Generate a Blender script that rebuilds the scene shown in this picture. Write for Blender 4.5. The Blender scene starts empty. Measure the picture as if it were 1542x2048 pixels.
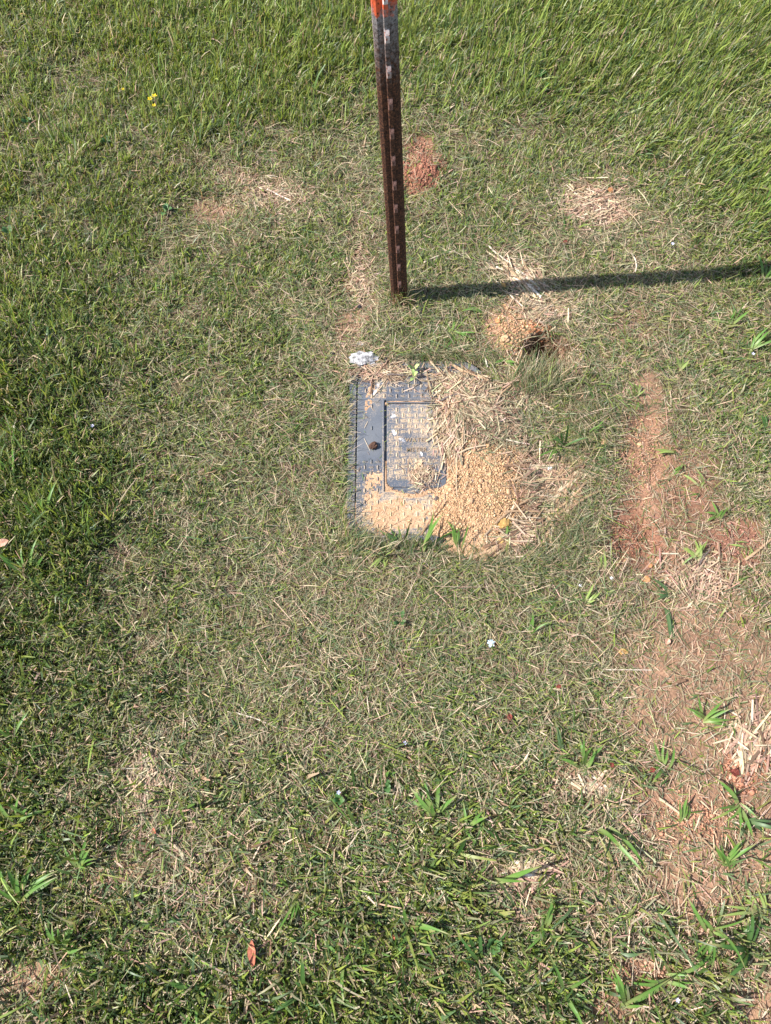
import bpy, math, numpy as np
from mathutils import Vector, Matrix
R = math.radians
S = bpy.context.scene
COL = S.collection
rng = np.random.default_rng(7)

# ------------------------------------------------------------------ camera, light, exposure
CF, CTH, CH = 1430.0, R(69.6), 1.306          # focal length in photo pixels, pitch below the horizon, height
cam_d = bpy.data.cameras.new('camera'); cam = bpy.data.objects.new('camera', cam_d); COL.objects.link(cam)
cam_d.sensor_fit = 'VERTICAL'; cam_d.sensor_height = 36; cam_d.lens = 36*CF/2048
cam_d.clip_start = 0.02; cam_d.clip_end = 400
cam.location = (0, 0, CH); cam.rotation_euler = (R(90)-CTH, 0, 0)
S.camera = cam

SUN_EL, SUN_AZ = R(46), 5.4                    # shadows fall towards +x, turned SUN_AZ degrees to +y
az = R(SUN_AZ)
sdir = Vector((-math.cos(az)*math.cos(SUN_EL), -math.sin(az)*math.cos(SUN_EL), math.sin(SUN_EL)))
W = bpy.data.worlds.new('World'); S.world = W; W.use_nodes = True
nt = W.node_tree; nt.nodes.clear()
sky = nt.nodes.new('ShaderNodeTexSky'); sky.sky_type = 'NISHITA'; sky.sun_disc = False
sky.sun_elevation = SUN_EL; sky.sun_rotation = math.atan2(sdir.x, sdir.y)
bg = nt.nodes.new('ShaderNodeBackground'); bg.inputs[1].default_value = 0.11
wo = nt.nodes.new('ShaderNodeOutputWorld')
nt.links.new(sky.outputs[0], bg.inputs[0]); nt.links.new(bg.outputs[0], wo.inputs[0])
sl = bpy.data.lights.new('sun', 'SUN'); sl.energy = 5.0; sl.angle = R(0.5); sl.color = (1, .955, .90)
so = bpy.data.objects.new('sun', sl); COL.objects.link(so)
so.rotation_euler = sdir.to_track_quat('Z', 'Y').to_euler(); so.location = sdir*5
S.view_settings.view_transform = 'Standard'; S.view_settings.look = 'None'
S.view_settings.exposure = 0.98; S.view_settings.gamma = 1
S.view_settings.use_curve_mapping = False
S.cycles.max_bounces = 6; S.cycles.diffuse_bounces = 3; S.cycles.transmission_bounces = 3
S.cycles.use_adaptive_sampling = True

# ------------------------------------------------------------------ photo pixel <-> ground
def G(x, y, z=0.0):
    x = np.asarray(x, float); y = np.asarray(y, float)
    u = (x-771)/CF; v = (1024-y)/CF
    dy = math.cos(CTH)+v*math.sin(CTH); dz = -math.sin(CTH)+v*math.cos(CTH)
    t = (CH-z)/-dz
    return u*t, dy*t
def PX(X, Y, Z=0.0):
    dz = Z-CH
    d = Y*math.cos(CTH)-dz*math.sin(CTH)
    up = Y*math.sin(CTH)+dz*math.cos(CTH)
    d = np.maximum(d, .2)
    return 771+CF*X/d, 1024-CF*up/d

# ------------------------------------------------------------------ noise
def _h(ix, iy, s):
    n = (ix.astype(np.int64)*374761393+iy.astype(np.int64)*668265263+s*1274126177) & 0xffffffff
    n = ((n ^ (n >> 13))*1274126177) & 0xffffffff
    return ((n ^ (n >> 16)) & 0xffff)/65535.0
def vn(x, y, s=0):
    ix = np.floor(x); iy = np.floor(y); fx = x-ix; fy = y-iy
    fx = fx*fx*(3-2*fx); fy = fy*fy*(3-2*fy)
    a = _h(ix, iy, s); b = _h(ix+1, iy, s); c = _h(ix, iy+1, s); d = _h(ix+1, iy+1, s)
    return (a*(1-fx)+b*fx)*(1-fy)+(c*(1-fx)+d*fx)*fy
def fbm(x, y, sc, s=0, o=3):
    t = 0; a = 1; n = 0
    for k in range(o):
        t = t+a*(vn(x/sc+k*17.3, y/sc+k*9.1, s+k)-.5); n += a; a *= .5; sc *= .5
    return t/n*2
def ss(a, b, x):
    t = np.clip((x-a)/(b-a), 0, 1); return t*t*(3-2*t)
def blob(px, py, cx, cy, rx, ry, rot=0, soft=.5):
    """1 inside an ellipse given on the photo, falling to 0 over the soft rim"""
    c, s_ = math.cos(R(rot)), math.sin(R(rot))
    dx = (px-cx); dy = (py-cy)
    q = np.sqrt(((dx*c+dy*s_)/rx)**2+((-dx*s_+dy*c)/ry)**2)
    return 1-ss(1-soft, 1+soft, q)

# ------------------------------------------------------------------ lawn maps (rows top to bottom, columns left to right)
GREEN = """
6778888778999988
6677888778888888
6667776456667777
6665433335544578
7775445357531357
7765666345333346
8766664245133435
8766664323244346
7766554333334145
8765554333323134
8865433333331123
8755423343342132
8655532234454324
7654433443443123
7644444446553334
6543444444445432
6443345555433124
6542345666332234
6533335554243344
6654435655454553
2466666754354653"""
LONG = """
6677788778888888
6677788777888888
6667777545666677
6665544444444567
6665433344432357
6655443333222235
7655443332222234
8755443222222234
8755433222223234
8865432222223233
8965432222222223
8865432222232223
7654333223333333
7654333333333333
6554333333333334
6554443334344444
6554444445554444
6554444556654445
6554445666554455
6665555666666666
6777777777777777"""
gm = np.array([[int(c) for c in r] for r in GREEN.strip().split()], float)/9
lm = np.array([[int(c) for c in r] for r in LONG.strip().split()], float)/9
def grid(m, px, py):
    H_, W_ = m.shape
    x = np.clip(px/1542*W_-.5, 0, W_-1.001); y = np.clip(py/2048*H_-.5, 0, H_-1.001)
    ix = x.astype(int); iy = y.astype(int); fx = x-ix; fy = y-iy
    return (m[iy, ix]*(1-fx)+m[iy, ix+1]*fx)*(1-fy)+(m[iy+1, ix]*(1-fx)+m[iy+1, ix+1]*fx)*fy

# bare clay patches: cx, cy, rx, ry, rot, strength, tone (0 tan .. 1 red)
SOIL = [(1285,905,48,95,8,1,.75),(1262,1075,52,62,-30,1,1),(1300,1130,50,45,20,.8,.8),(1300,1010,40,60,0,.55,.8),(1375,1000,50,45,20,.55,.9),
        (1480,1085,60,55,10,.8,1),(1420,1160,60,40,0,.5,.9),(1290,800,30,60,0,.5,.6),
        (848,350,52,38,0,.85,.9),(835,300,32,30,0,.8,.9),(1035,665,52,62,0,1,.5),(1120,725,26,55,-10,.6,.4),
        (712,545,16,70,3,.55,.7),(700,650,26,46,5,.55,.55),(735,600,40,30,0,.35,.3),
        (1195,405,62,52,0,.75,.45),(520,365,120,34,10,.35,.6),(430,420,70,28,0,.4,.6),
        (1390,1620,95,40,20,.75,.7),(1310,1610,60,34,30,.7,.6),(1490,1530,48,60,0,.8,.9),(1345,1710,75,52,20,.45,.5),
        (1050,1760,90,50,0,.4,.3),(1265,1960,80,45,0,.6,.7),(1530,2010,60,60,0,.6,.5),(1210,2040,60,40,0,.5,.6),
        (225,1750,60,50,0,.45,.3),(60,1960,80,48,0,.55,.45),(530,1790,70,40,0,.35,.4),(1240,1290,110,50,20,.3,.4),(1420,1290,60,50,20,.45,.7),
        (1400,1380,190,260,0,.44,.55),(1420,1680,170,220,0,.46,.55),(1330,1010,120,170,0,.45,.85),(1400,1900,170,130,0,.28,.6),(280,1720,190,120,0,.25,.45),(1060,1800,150,110,0,.28,.45),(1250,700,60,60,0,.28,.5),(620,1180,90,50,0,.22,.5),(730,480,30,120,0,.28,.6),
        (1160,1560,60,30,10,.45,.35),(560,2010,70,30,0,.35,.4),(1060,1330,60,20,0,.2,.3),(1265,660,50,30,0,.35,.5)]
def soilmask(px, py, X, Y):
    jx = px+34*fbm(X, Y, .06, 31); jy = py+34*fbm(X, Y, .06, 41)
    m = np.zeros_like(px); tone = np.zeros_like(px)
    for cx, cy, rx, ry, ro, st, tn in SOIL:
        b = blob(jx, jy, cx, cy, rx, ry, ro, .45)*st
        tone = np.where(b > m, tn, tone); m = np.maximum(m, b)
    return m, tone

BX, BY, BHW, BHL = 0.0655, 0.6215, 0.1405, 0.2015      # meter box centre and half sizes
LIDZ = 0.006
def rrect(x, y, cx, cy, hw, hl, r):
    """signed distance to a rounded rectangle"""
    qx = np.abs(x-cx)-hw+r; qy = np.abs(y-cy)-hl+r
    return np.hypot(np.maximum(qx, 0), np.maximum(qy, 0))+np.minimum(np.maximum(qx, qy), 0)-r
def ground_h(X, Y):
    px, py = PX(X, Y)
    h = .010*fbm(X, Y, .45, 1)+.006*fbm(X, Y, .09, 5)-.002
    m, _ = soilmask(px, py, X, Y)
    h = h-.004*m+m*.0022*fbm(X, Y, .02, 9)
    h = h+.016*blob(px, py, 850, 352, 44, 28, 0, .9)+.013*blob(px, py, 1030, 668, 50, 46, 0, 1)*(1+.5*fbm(X, Y, .04, 11))
    h = h-.075*blob(px+10*fbm(X, Y, .03, 12), py+10*fbm(X, Y, .03, 13), 1100, 702, 46, 24, 12, .4)-.03*blob(px, py, 1085, 735, 34, 34, 0, .6)
    h = h-.012*blob(px, py, 1262, 1075, 50, 60, -30, .4)-.008*blob(px, py, 1285, 905, 46, 92, 8, .4)
    d = rrect(X, Y, BX, BY, BHW, BHL, .05)
    near = 1-ss(0, .12, d)
    h = h*(1-.8*near)+.002*near
    return np.where(d < .006, -.03, h)
def sand_t(X, Y):
    """height of the sand's surface above the lid, negative where there is none"""
    px, py = PX(X, Y)
    px = px+12*fbm(X, Y, .05, 77); py = py+12*fbm(X, Y, .05, 78)
    t = -.004+.0145*blob(px, py, 972, 985, 92, 112, 0, .35)
    t = np.maximum(t, -.004+.0125*blob(px, py, 925, 1055, 62, 44, 0, .35))
    t = np.maximum(t, -.004+.0115*blob(px, py, 945, 845, 60, 75, 0, .4))
    t = np.maximum(t, -.004+.0034*blob(px, py, 800, 1035, 105, 46, 0, .5))
    t = np.maximum(t, -.004+.0031*blob(px, py, 745, 975, 34, 60, 0, .5))
    t = np.maximum(t, -.004+.0050*blob(px, py, 906, 905, 17, 120, 0, .3))
    t = np.maximum(t, -.004+.0031*blob(px, py, 742, 790, 12, 60, 22, .6))
    t = np.maximum(t, -.004+.0050*blob(px, py, 830, 809, 62, 4, 0, .5))
    t = np.maximum(t, -.004+.0062*blob(px, py, 833, 986, 66, 5, 0, .5))
    t = t-.012*blob(px, py, 835, 1079, 55, 9, 0, .5)
    # the reader lid stands clear of it
    dr = rrect(X, Y, .0617, .6282, .0575, .0915, .016)
    t = np.where(dr < .0015, t-.012, t)
    n = .0016*fbm(X, Y, .016, 71, 3)+.0009*fbm(X, Y, .005, 73, 2)
    none = t < -.0036
    return np.where(none, -.10, t+n*np.clip((t+.004)/.008, .65, 1.2))
def surf(X, Y):
    g = ground_h(X, Y)
    d = rrect(X, Y, BX, BY, BHW, BHL, .05)
    g = np.where(d < .001, LIDZ, g)
    return np.maximum(g, LIDZ+sand_t(X, Y))
def sz(x, y):
    return float(surf(np.array([float(x)]), np.array([float(y)]))[0])

# ------------------------------------------------------------------ materials
def mat(name):
    m = bpy.data.materials.new(name); m.use_nodes = True
    n = m.node_tree; n.nodes.clear(); return m, n
def N(n, t, **kw):
    d = n.nodes.new(t)
    for k, v in kw.items(): setattr(d, k, v)
    return d
def noise(n, scale, detail=3, coord=None, rough=.6):
    t = N(n, 'ShaderNodeTexNoise'); t.inputs['Scale'].default_value = scale; t.inputs['Detail'].default_value = detail
    t.inputs['Roughness'].default_value = rough
    if coord is None:
        c = N(n, 'ShaderNodeTexCoord'); coord = c.outputs['Object']
    n.links.new(coord, t.inputs['Vector']); return t
def ramp(n, src, stops):
    r = N(n, 'ShaderNodeValToRGB'); e = r.color_ramp.elements
    while len(e) < len(stops): e.new(.5)
    for k, (p, c) in enumerate(stops):
        e[k].position = p; e[k].color = (c, c, c, 1) if isinstance(c, (int, float)) else (*c, 1)
    n.links.new(src, r.inputs[0]); return r
def mixc(n, f, a, b, mode='MIX'):
    m = N(n, 'ShaderNodeMix', data_type='RGBA', blend_type=mode)
    for i, v in ((0, f), (6, a), (7, b)):
        if hasattr(v, 'links'): n.links.new(v, m.inputs[i])
        elif isinstance(v, (int, float)): m.inputs[i].default_value = v
        else: m.inputs[i].default_value = (*v, 1)
    return m.outputs[2]
def out(n, sh):
    o = N(n, 'ShaderNodeOutputMaterial'); n.links.new(sh, o.inputs[0])
def pbsdf(n, col, rough=.6, spec=.3, metal=0, bump=None, bs=.3, bd=.002):
    p = N(n, 'ShaderNodeBsdfPrincipled')
    if hasattr(col, 'links'): n.links.new(col, p.inputs['Base Color'])
    else: p.inputs['Base Color'].default_value = (*col, 1)
    if hasattr(rough, 'links'): n.links.new(rough, p.inputs['Roughness'])
    else: p.inputs['Roughness'].default_value = rough
    p.inputs['Specular IOR Level'].default_value = spec
    p.inputs['Metallic'].default_value = metal
    if bump is not None:
        b = N(n, 'ShaderNodeBump'); b.inputs['Strength'].default_value = bs; b.inputs['Distance'].default_value = bd
        n.links.new(bump, b.inputs['Height']); n.links.new(b.outputs[0], p.inputs['Normal'])
    return p
def attr(n, a='Col'):
    t = N(n, 'ShaderNodeAttribute'); t.attribute_name = a; return t.outputs['Color']

def leaf_mat(name, transl=.35, rough=.42, spec=.35, nz=900):
    m, n = mat(name)
    c = attr(n)
    t = noise(n, nz, 2)
    f = ramp(n, t.outputs[0], [(.3, .72), (.7, 1.22)])
    c = mixc(n, 1.0, c, f.outputs[0], 'MULTIPLY')
    p = pbsdf(n, c, rough, spec)
    tr = N(n, 'ShaderNodeBsdfTranslucent')
    tc = mixc(n, 1.0, c, (1.5, 1.45, .75), 'MULTIPLY'); n.links.new(tc, tr.inputs[0])
    mx = N(n, 'ShaderNodeMixShader'); mx.inputs[0].default_value = transl
    n.links.new(p.outputs[0], mx.inputs[1]); n.links.new(tr.outputs[0], mx.inputs[2]); out(n, mx.outputs[0]); return m
M_grass = leaf_mat('grass_blade')
M_dry = leaf_mat('dry_grass', .18, .6, .2)

def soil_mat():
    m, n = mat('soil')
    c = attr(n)
    a = noise(n, 260, 4); b = noise(n, 35, 3)
    f = ramp(n, a.outputs[0], [(.25, .55), (.6, 1.1), (.8, 1.5)])
    g = ramp(n, b.outputs[0], [(.3, .8), (.7, 1.2)])
    c = mixc(n, 1.0, c, f.outputs[0], 'MULTIPLY'); c = mixc(n, 1.0, c, g.outputs[0], 'MULTIPLY')
    p = pbsdf(n, c, .95, .1, bump=a.outputs[0], bs=.8, bd=.003); out(n, p.outputs[0]); return m
M_soil = soil_mat()
def sand_mat():
    m, n = mat('sand')
    a = noise(n, 420, 4); b = noise(n, 40, 3)
    f = ramp(n, a.outputs[0], [(.28, (.29, .165, .10)), (.5, (.48, .305, .185)), (.72, (.62, .44, .29))])
    g = ramp(n, b.outputs[0], [(.3, (.82, .78, .74)), (.7, (1.08, 1.08, 1.08))])
    c = mixc(n, 1.0, f.outputs[0], g.outputs[0], 'MULTIPLY')
    p = pbsdf(n, c, .95, .1, bump=a.outputs[0], bs=.7, bd=.002); out(n, p.outputs[0]); return m
M_sand = sand_mat()
def crumb_mat():
    m, n = mat('clod'); c = attr(n); a = noise(n, 500, 3)
    f = ramp(n, a.outputs[0], [(.3, .75), (.7, 1.2)])
    c = mixc(n, 1.0, c, f.outputs[0], 'MULTIPLY')
    p = pbsdf(n, c, .95, .1, bump=a.outputs[0], bs=.5, bd=.001); out(n, p.outputs[0]); return m
M_crumb = crumb_mat()
def lid_mat(name, base=(.026, .034, .050)):
    # Col: r = dusting of sand, g = white spatter, b = scuffed grey
    m, n = mat(name)
    at = N(n, 'ShaderNodeAttribute'); at.attribute_name = 'Col'
    sp = N(n, 'ShaderNodeSeparateColor'); n.links.new(at.outputs['Color'], sp.inputs[0])
    a = noise(n, 520, 4, rough=.75); b = noise(n, 110, 4); st = noise(n, 900, 2)
    def thr(val, nz, w=.15):
        s = N(n, 'ShaderNodeMath', operation='ADD'); n.links.new(val, s.inputs[0]); n.links.new(nz, s.inputs[1])
        r = N(n, 'ShaderNodeMapRange'); r.inputs[1].default_value = 1-w; r.inputs[2].default_value = 1+w
        n.links.new(s.outputs[0], r.inputs[0]); return r.outputs[0]
    sc = ramp(n, a.outputs[0], [(.3, base), (.72, tuple(x*2.6+.02 for x in base))])
    c = mixc(n, sp.outputs[2], sc.outputs[0], (.17, .175, .18))
    dc = ramp(n, st.outputs[0], [(.3, (.36, .25, .15)), (.7, (.62, .47, .31))])
    c = mixc(n, thr(sp.outputs[0], a.outputs[0]), c, dc.outputs[0])
    wc = ramp(n, st.outputs[0], [(.35, (.42, .40, .41)), (.65, (.80, .80, .82))])
    c = mixc(n, thr(sp.outputs[1], b.outputs[0], .08), c, wc.outputs[0])
    p = pbsdf(n, c, .55, .35, bump=a.outputs[0], bs=.35, bd=.0008); out(n, p.outputs[0]); return m
M_lid = lid_mat('lid_plastic')
def post_mat():
    m, n = mat('rusty_post_steel')
    co = N(n, 'ShaderNodeTexCoord'); sx = N(n, 'ShaderNodeSeparateXYZ'); n.links.new(co.outputs['Object'], sx.inputs[0])
    a = noise(n, 330, 5, rough=.8); b = noise(n, 60, 4); v = noise(n, 170, 4, rough=.7)
    rust = ramp(n, a.outputs[0], [(.34, (.010, .006, .005)), (.5, (.06, .026, .016)), (.66, (.24, .095, .045))])
    grey = ramp(n, a.outputs[0], [(.38, (.06, .03, .02)), (.47, (.21, .185, .175)), (.68, (.42, .39, .39))])
    orange = ramp(n, v.outputs[0], [(.33, (.16, .06, .035)), (.42, (.62, .10, .035)), (.8, (.80, .16, .06))])
    def thr(z0, w, nz, amp):
        s = N(n, 'ShaderNodeMath', operation='MULTIPLY_ADD'); n.links.new(nz, s.inputs[0]); s.inputs[1].default_value = amp
        n.links.new(sx.outputs[2], s.inputs[2])
        r = N(n, 'ShaderNodeMapRange'); r.inputs[1].default_value = z0-w+amp/2; r.inputs[2].default_value = z0+w+amp/2
        n.links.new(s.outputs[0], r.inputs[0]); return r.outputs[0]
    c = mixc(n, thr(.590, .05, v.outputs[0], .26), rust.outputs[0], grey.outputs[0])
    c = mixc(n, thr(.645, .008, b.outputs[0], .13), c, orange.outputs[0])
    blk = ramp(n, v.outputs[0], [(.60, 1.0), (.66, .12)])
    c = mixc(n, 1.0, c, blk.outputs[0], 'MULTIPLY')
    p = pbsdf(n, c, .8, .3, bump=a.outputs[0], bs=.8, bd=.0012); out(n, p.outputs[0]); return m
M_post = post_mat()
def stud_mat():
    m, n = mat('worn_stud_paint')
    co = N(n, 'ShaderNodeTexCoord'); oi = N(n, 'ShaderNodeNewGeometry')
    sx = N(n, 'ShaderNodeSeparateXYZ'); n.links.new(oi.outputs['Position'], sx.inputs[0])
    a = noise(n, 260, 4)
    lo = ramp(n, a.outputs[0], [(.38, (.07, .03, .02)), (.58, (.20, .11, .09))])
    hi = ramp(n, a.outputs[0], [(.38, (.45, .12, .06)), (.46, (.66, .58, .56)), (.8, (.80, .74, .72))])
    r = N(n, 'ShaderNodeMapRange'); r.inputs[1].default_value = .50; r.inputs[2].default_value = .68
    n.links.new(sx.outputs[2], r.inputs[0])
    p = pbsdf(n, mixc(n, r.outputs[0], lo.outputs[0], hi.outputs[0]), .7, .3, bump=a.outputs[0], bs=.4, bd=.001)
    out(n, p.outputs[0]); return m
M_stud = stud_mat()
def simple(name, c0, c1, sc=200, rough=.8, spec=.2, bs=.5, bd=.001):
    m, n = mat(name); a = noise(n, sc, 4, rough=.7)
    r = ramp(n, a.outputs[0], [(.32, c0), (.68, c1)])
    oi = N(n, 'ShaderNodeObjectInfo')
    f = N(n, 'ShaderNodeMapRange'); f.inputs[3].default_value = .75; f.inputs[4].default_value = 1.15
    n.links.new(oi.outputs['Random'], f.inputs[0])
    c = mixc(n, 1.0, r.outputs[0], f.outputs[0], 'MULTIPLY')
    p = pbsdf(n, c, rough, spec, bump=a.outputs[0], bs=bs, bd=bd); out(n, p.outputs[0]); return m
M_straw = [simple('straw_pale', (.36, .26, .16), (.64, .51, .35), 300),
           simple('straw_tan', (.24, .145, .08), (.50, .345, .21), 300),
           simple('straw_brown', (.13, .075, .045), (.30, .18, .11), 300),
           simple('straw_white', (.46, .37, .28), (.76, .66, .54), 300)]
M_ash = simple('white_ash', (.025, .022, .025), (.85, .82, .80), 110, bs=1, bd=.004)
M_char = simple('charred_black', (.008, .008, .01), (.04, .04, .045), 200, .7)
M_claystone = simple('clay_stone', (.30, .13, .055), (.55, .28, .13), 150)
M_ochre = simple('ochre_stone', (.30, .17, .05), (.60, .38, .14), 120)
M_tansto = simple('tan_stone', (.42, .25, .13), (.62, .42, .25), 120)
M_white = simple('white_paper', (.62, .64, .68), (.86, .86, .88), 150)
M_pblue = simple('pale_blue_plastic', (.38, .52, .60), (.70, .80, .84), 150)
M_redleaf = simple('red_brown_leaf', (.19, .055, .035), (.42, .15, .09), 260, .7)
M_brleaf = simple('light_brown_leaf', (.38, .18, .11), (.68, .42, .30), 120, .7)
M_dkred = simple('dark_red_leaf', (.09, .02, .015), (.24, .06, .04), 300, .7)
M_yel = simple('yellow_petal', (.50, .36, .01), (.66, .50, .02), 100, .5)
M_twig = simple('grey_twig', (.06, .045, .04), (.20, .16, .14), 200)
M_weed = simple('weed_leaf', (.05,.11,.03), (.09,.18,.055), 120, .5, .3)
M_paleweed = simple('pale_weed_leaf', (.26, .36, .10), (.46, .55, .22), 120, .6)

# ------------------------------------------------------------------ object helpers
def link(o, parent=None):
    COL.objects.link(o)
    if parent is not None: o.parent = parent
    return o
def tag(o, label=None, cat=None, group=None, kind=None):
    if label: o['label'] = label
    if cat: o['category'] = cat
    if group: o['group'] = group
    if kind: o['kind'] = kind
    return o
def raw(name, V, Q, mats, colors=None, smooth=False, tri=False, loc=None):
    """mesh from arrays, quads (n,4) or triangles (n,3)"""
    me = bpy.data.meshes.new(name); k = 3 if tri else 4
    V = np.ascontiguousarray(V, np.float32); Q = np.ascontiguousarray(Q, np.int32)
    me.vertices.add(len(V)); me.vertices.foreach_set('co', V.ravel())
    me.loops.add(Q.size); me.loops.foreach_set('vertex_index', Q.ravel())
    me.polygons.add(len(Q)); me.polygons.foreach_set('loop_start', np.arange(0, Q.size, k, dtype=np.int32))
    me.update(calc_edges=True)
    if smooth: me.polygons.foreach_set('use_smooth', np.ones(len(Q), bool))
    if colors is not None:
        a = me.color_attributes.new('Col', 'FLOAT_COLOR', 'POINT')
        c = np.ones((len(V), 4), np.float32); c[:, :3] = colors
        a.data.foreach_set('color', c.ravel())
    me.materials.append(mats)
    return me
def obj(name, me, parent=None, loc=(0, 0, 0), rot=(0, 0, 0), sc=1):
    o = bpy.data.objects.new(name, me); o.location = loc; o.rotation_euler = rot
    o.scale = (sc, sc, sc) if isinstance(sc, (int, float)) else sc
    return link(o, parent)
def empty(name, loc=(0, 0, 0), rot=(0, 0, 0)):
    o = bpy.data.objects.new(name, None); o.location = loc; o.rotation_euler = rot; o.empty_display_size = .05
    return link(o)
def pyd(name, v, f, m, smooth=False):
    me = bpy.data.meshes.new(name); me.from_pydata([tuple(map(float, p)) for p in v], [], [tuple(map(int, q)) for q in f]); me.update()
    if smooth: me.polygons.foreach_set('use_smooth', np.ones(len(me.polygons), bool))
    me.materials.append(m); return me

# ------------------------------------------------------------------ ground sheet
def axis(lo, hi, segs, far):
    """fine where segs says so, growing outwards"""
    a = [lo]
    while a[-1] < hi:
        st = .011
        for s0, s1, d in segs:
            if s0 <= a[-1] < s1: st = d
        a.append(a[-1]+st)
    up = [a[-1]]; st = .03
    while up[-1] < far: up.append(up[-1]+st); st *= 1.35
    dn = [a[0]]; st = .03
    while dn[-1] > -far: dn.append(dn[-1]-st); st *= 1.35
    return np.array(dn[:0:-1]+a+up[1:])
ax = axis(-1.35, 1.35, [(-.1, .62, .0065)], 90)
ay = axis(-.55, 2.15, [(.3, 1.35, .0065)], 90)
XX, YY = np.meshgrid(ax, ay); Xf, Yf = XX.ravel(), YY.ravel()
Zf = ground_h(Xf, Yf)
px, py = PX(Xf, Yf); sm, tn = soilmask(px, py, Xf, Yf)
off = (np.abs(Xf) > 2.2) | (Yf > 2.8) | (Yf < -1.4)
turf = np.array([.120, .088, .052])[None]*(1+.35*fbm(Xf, Yf, .05, 3)[:, None])
far = np.array([.085, .105, .035])[None]*(1+.3*fbm(Xf, Yf, .3, 4)[:, None])
clay = np.array([.38, .25, .16])[None]*(1-tn[:, None])+np.array([.235, .118, .075])[None]*tn[:, None]
clay = clay*(1+.25*fbm(Xf, Yf, .03, 6)[:, None])
k = ss(.12, .55, sm)[:, None]
gc = turf*(1-k)+clay*k
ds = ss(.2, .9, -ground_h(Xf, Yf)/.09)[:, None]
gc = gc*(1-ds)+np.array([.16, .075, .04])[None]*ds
gc = np.where(off[:, None], far, gc)
nx, ny = len(ax), len(ay)
ii = (np.arange(ny-1)[:, None]*nx+np.arange(nx-1)[None]).ravel()
Q = np.stack([ii, ii+1, ii+nx+1, ii+nx], 1)
o = obj('ground', raw('ground', np.stack([Xf, Yf, Zf], 1), Q, M_soil, gc, True))
tag(o, 'brown and red clay soil under the thin lawn', None, None, 'structure')

# ------------------------------------------------------------------ grass
def blades(P, head, tilt, curv, L, Wd, c0, c1, nseg=3, roll=None, tip=.25, base=.8):
    n = len(P); K = nseg+1
    V = np.zeros((n, K, 2, 3), np.float32); C = np.zeros((n, K, 2, 3), np.float32)
    d = np.stack([np.cos(head), np.sin(head)], 1)
    if roll is None: roll = rng.normal(0, .5, n)
    pos = P.astype(float).copy()
    for k in range(K):
        t = k/nseg
        a = tilt+curv*t
        T = np.stack([d[:, 0]*np.sin(a), d[:, 1]*np.sin(a), np.cos(a)], 1)
        Nn = np.stack([d[:, 0]*np.cos(a), d[:, 1]*np.cos(a), -np.sin(a)], 1)
        B = np.stack([-d[:, 1], d[:, 0], np.zeros(n)], 1)
        side = B*np.cos(roll)[:, None]+Nn*np.sin(roll)[:, None]
        w = (base+(1-base)*min(1, t*3))*(1-(1-tip)*max(0, (t-.35)/.65)**1.3)
        h = side*(Wd*w*.5)[:, None]
        V[:, k, 0] = pos-h; V[:, k, 1] = pos+h
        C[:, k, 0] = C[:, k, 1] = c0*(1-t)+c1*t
        pos = pos+T*(L/nseg)[:, None]
    idx = (np.arange(n)*K*2)[:, None]+(np.arange(nseg)*2)[None]
    idx = idx.ravel()
    Qd = np.stack([idx, idx+1, idx+3, idx+2], 1)
    return V.reshape(-1, 3), Qd, C.reshape(-1, 3)
class Acc:
    def __init__(s): s.V = []; s.Q = []; s.C = []; s.n = 0
    def add(s, V, Qd, C):
        s.V.append(V); s.Q.append(Qd+s.n); s.C.append(C); s.n += len(V)
    def make(s, name, m, smooth=False, tri=False):
        return obj(name, raw(name, np.concatenate(s.V), np.concatenate(s.Q), m, np.concatenate(s.C), smooth, tri))
def pal(n, cols, wts, var=.16):
    cols = np.array(cols); w = np.array(wts, float)
    if w.ndim == 1: w = np.repeat(w[None], n, 0)
    w = w/w.sum(1, keepdims=True); c = w.cumsum(1)
    i = (rng.random(n)[:, None] > c).sum(1).clip(0, len(cols)-1)
    return cols[i]*(1+rng.normal(0, var, n))[:, None].clip(.5, 1.6)*(1+rng.normal(0, .05, (n, 3)))
GR = [(.225,.285,.058),(.088,.152,.036),(.105,.160,.072),(.240,.260,.080),(.036,.078,.022)]
HAY = [(.40,.315,.205),(.29,.27,.165),(.195,.205,.115),(.54,.43,.30),(.44,.285,.205),(.19,.12,.08)]

def region(n, margin=.12):
    """random points on the ground in view, with a margin"""
    X = rng.uniform(-1.35, 1.35, n*2); Y = rng.uniform(-.5, 2.2, n*2)
    px, py = PX(X, Y); mg = margin*900
    ok = (px > -mg) & (px < 1542+mg) & (py > -mg) & (py < 2048+mg)
    return X[ok], Y[ok]
LS = 1.0
CLEAR = [(1040,553,58,30,38),(1190,410,62,42,0),(1052,1738,40,20,-10),(1180,1572,36,18,0),(1037,762,28,32,0),(1015,1090,62,18,-28),(1120,965,60,62,0),(1110,622,50,22,0)]
# upright mown blades ---------------------------------------------------------
acc = Acc()
X, Y = region(470000)
px, py = PX(X, Y)
g = grid(gm, px+40*fbm(X, Y, .1, 51), py+40*fbm(X, Y, .1, 52)); ln = grid(lm, px, py)
sm, tn = soilmask(px, py, X, Y)
cl = fbm(X, Y, .035, 61); cl2 = fbm(X, Y, .12, 62)
prob = np.clip((g*1.35-.17)+1.0*cl+.65*cl2, .015, 1.1)*(1-.97*ss(.08, .5, sm))
for cx, cy, rx, ry, ro in CLEAR: prob *= 1-.93*blob(px, py, cx, cy, rx, ry, ro, .4)
prob *= 1-.35*ss(1100, 1400, px)*ss(1000, 1300, py)
prob *= 1-.75*blob(px, py, 985, 800, 75, 70)       # under the straw heap
prob *= 1-.6*blob(px, py, 1060, 1000, 90, 110)
d = rrect(X, Y, BX, BY, BHW, BHL, .05)
prob = np.where(d < .004, 0, prob)
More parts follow.
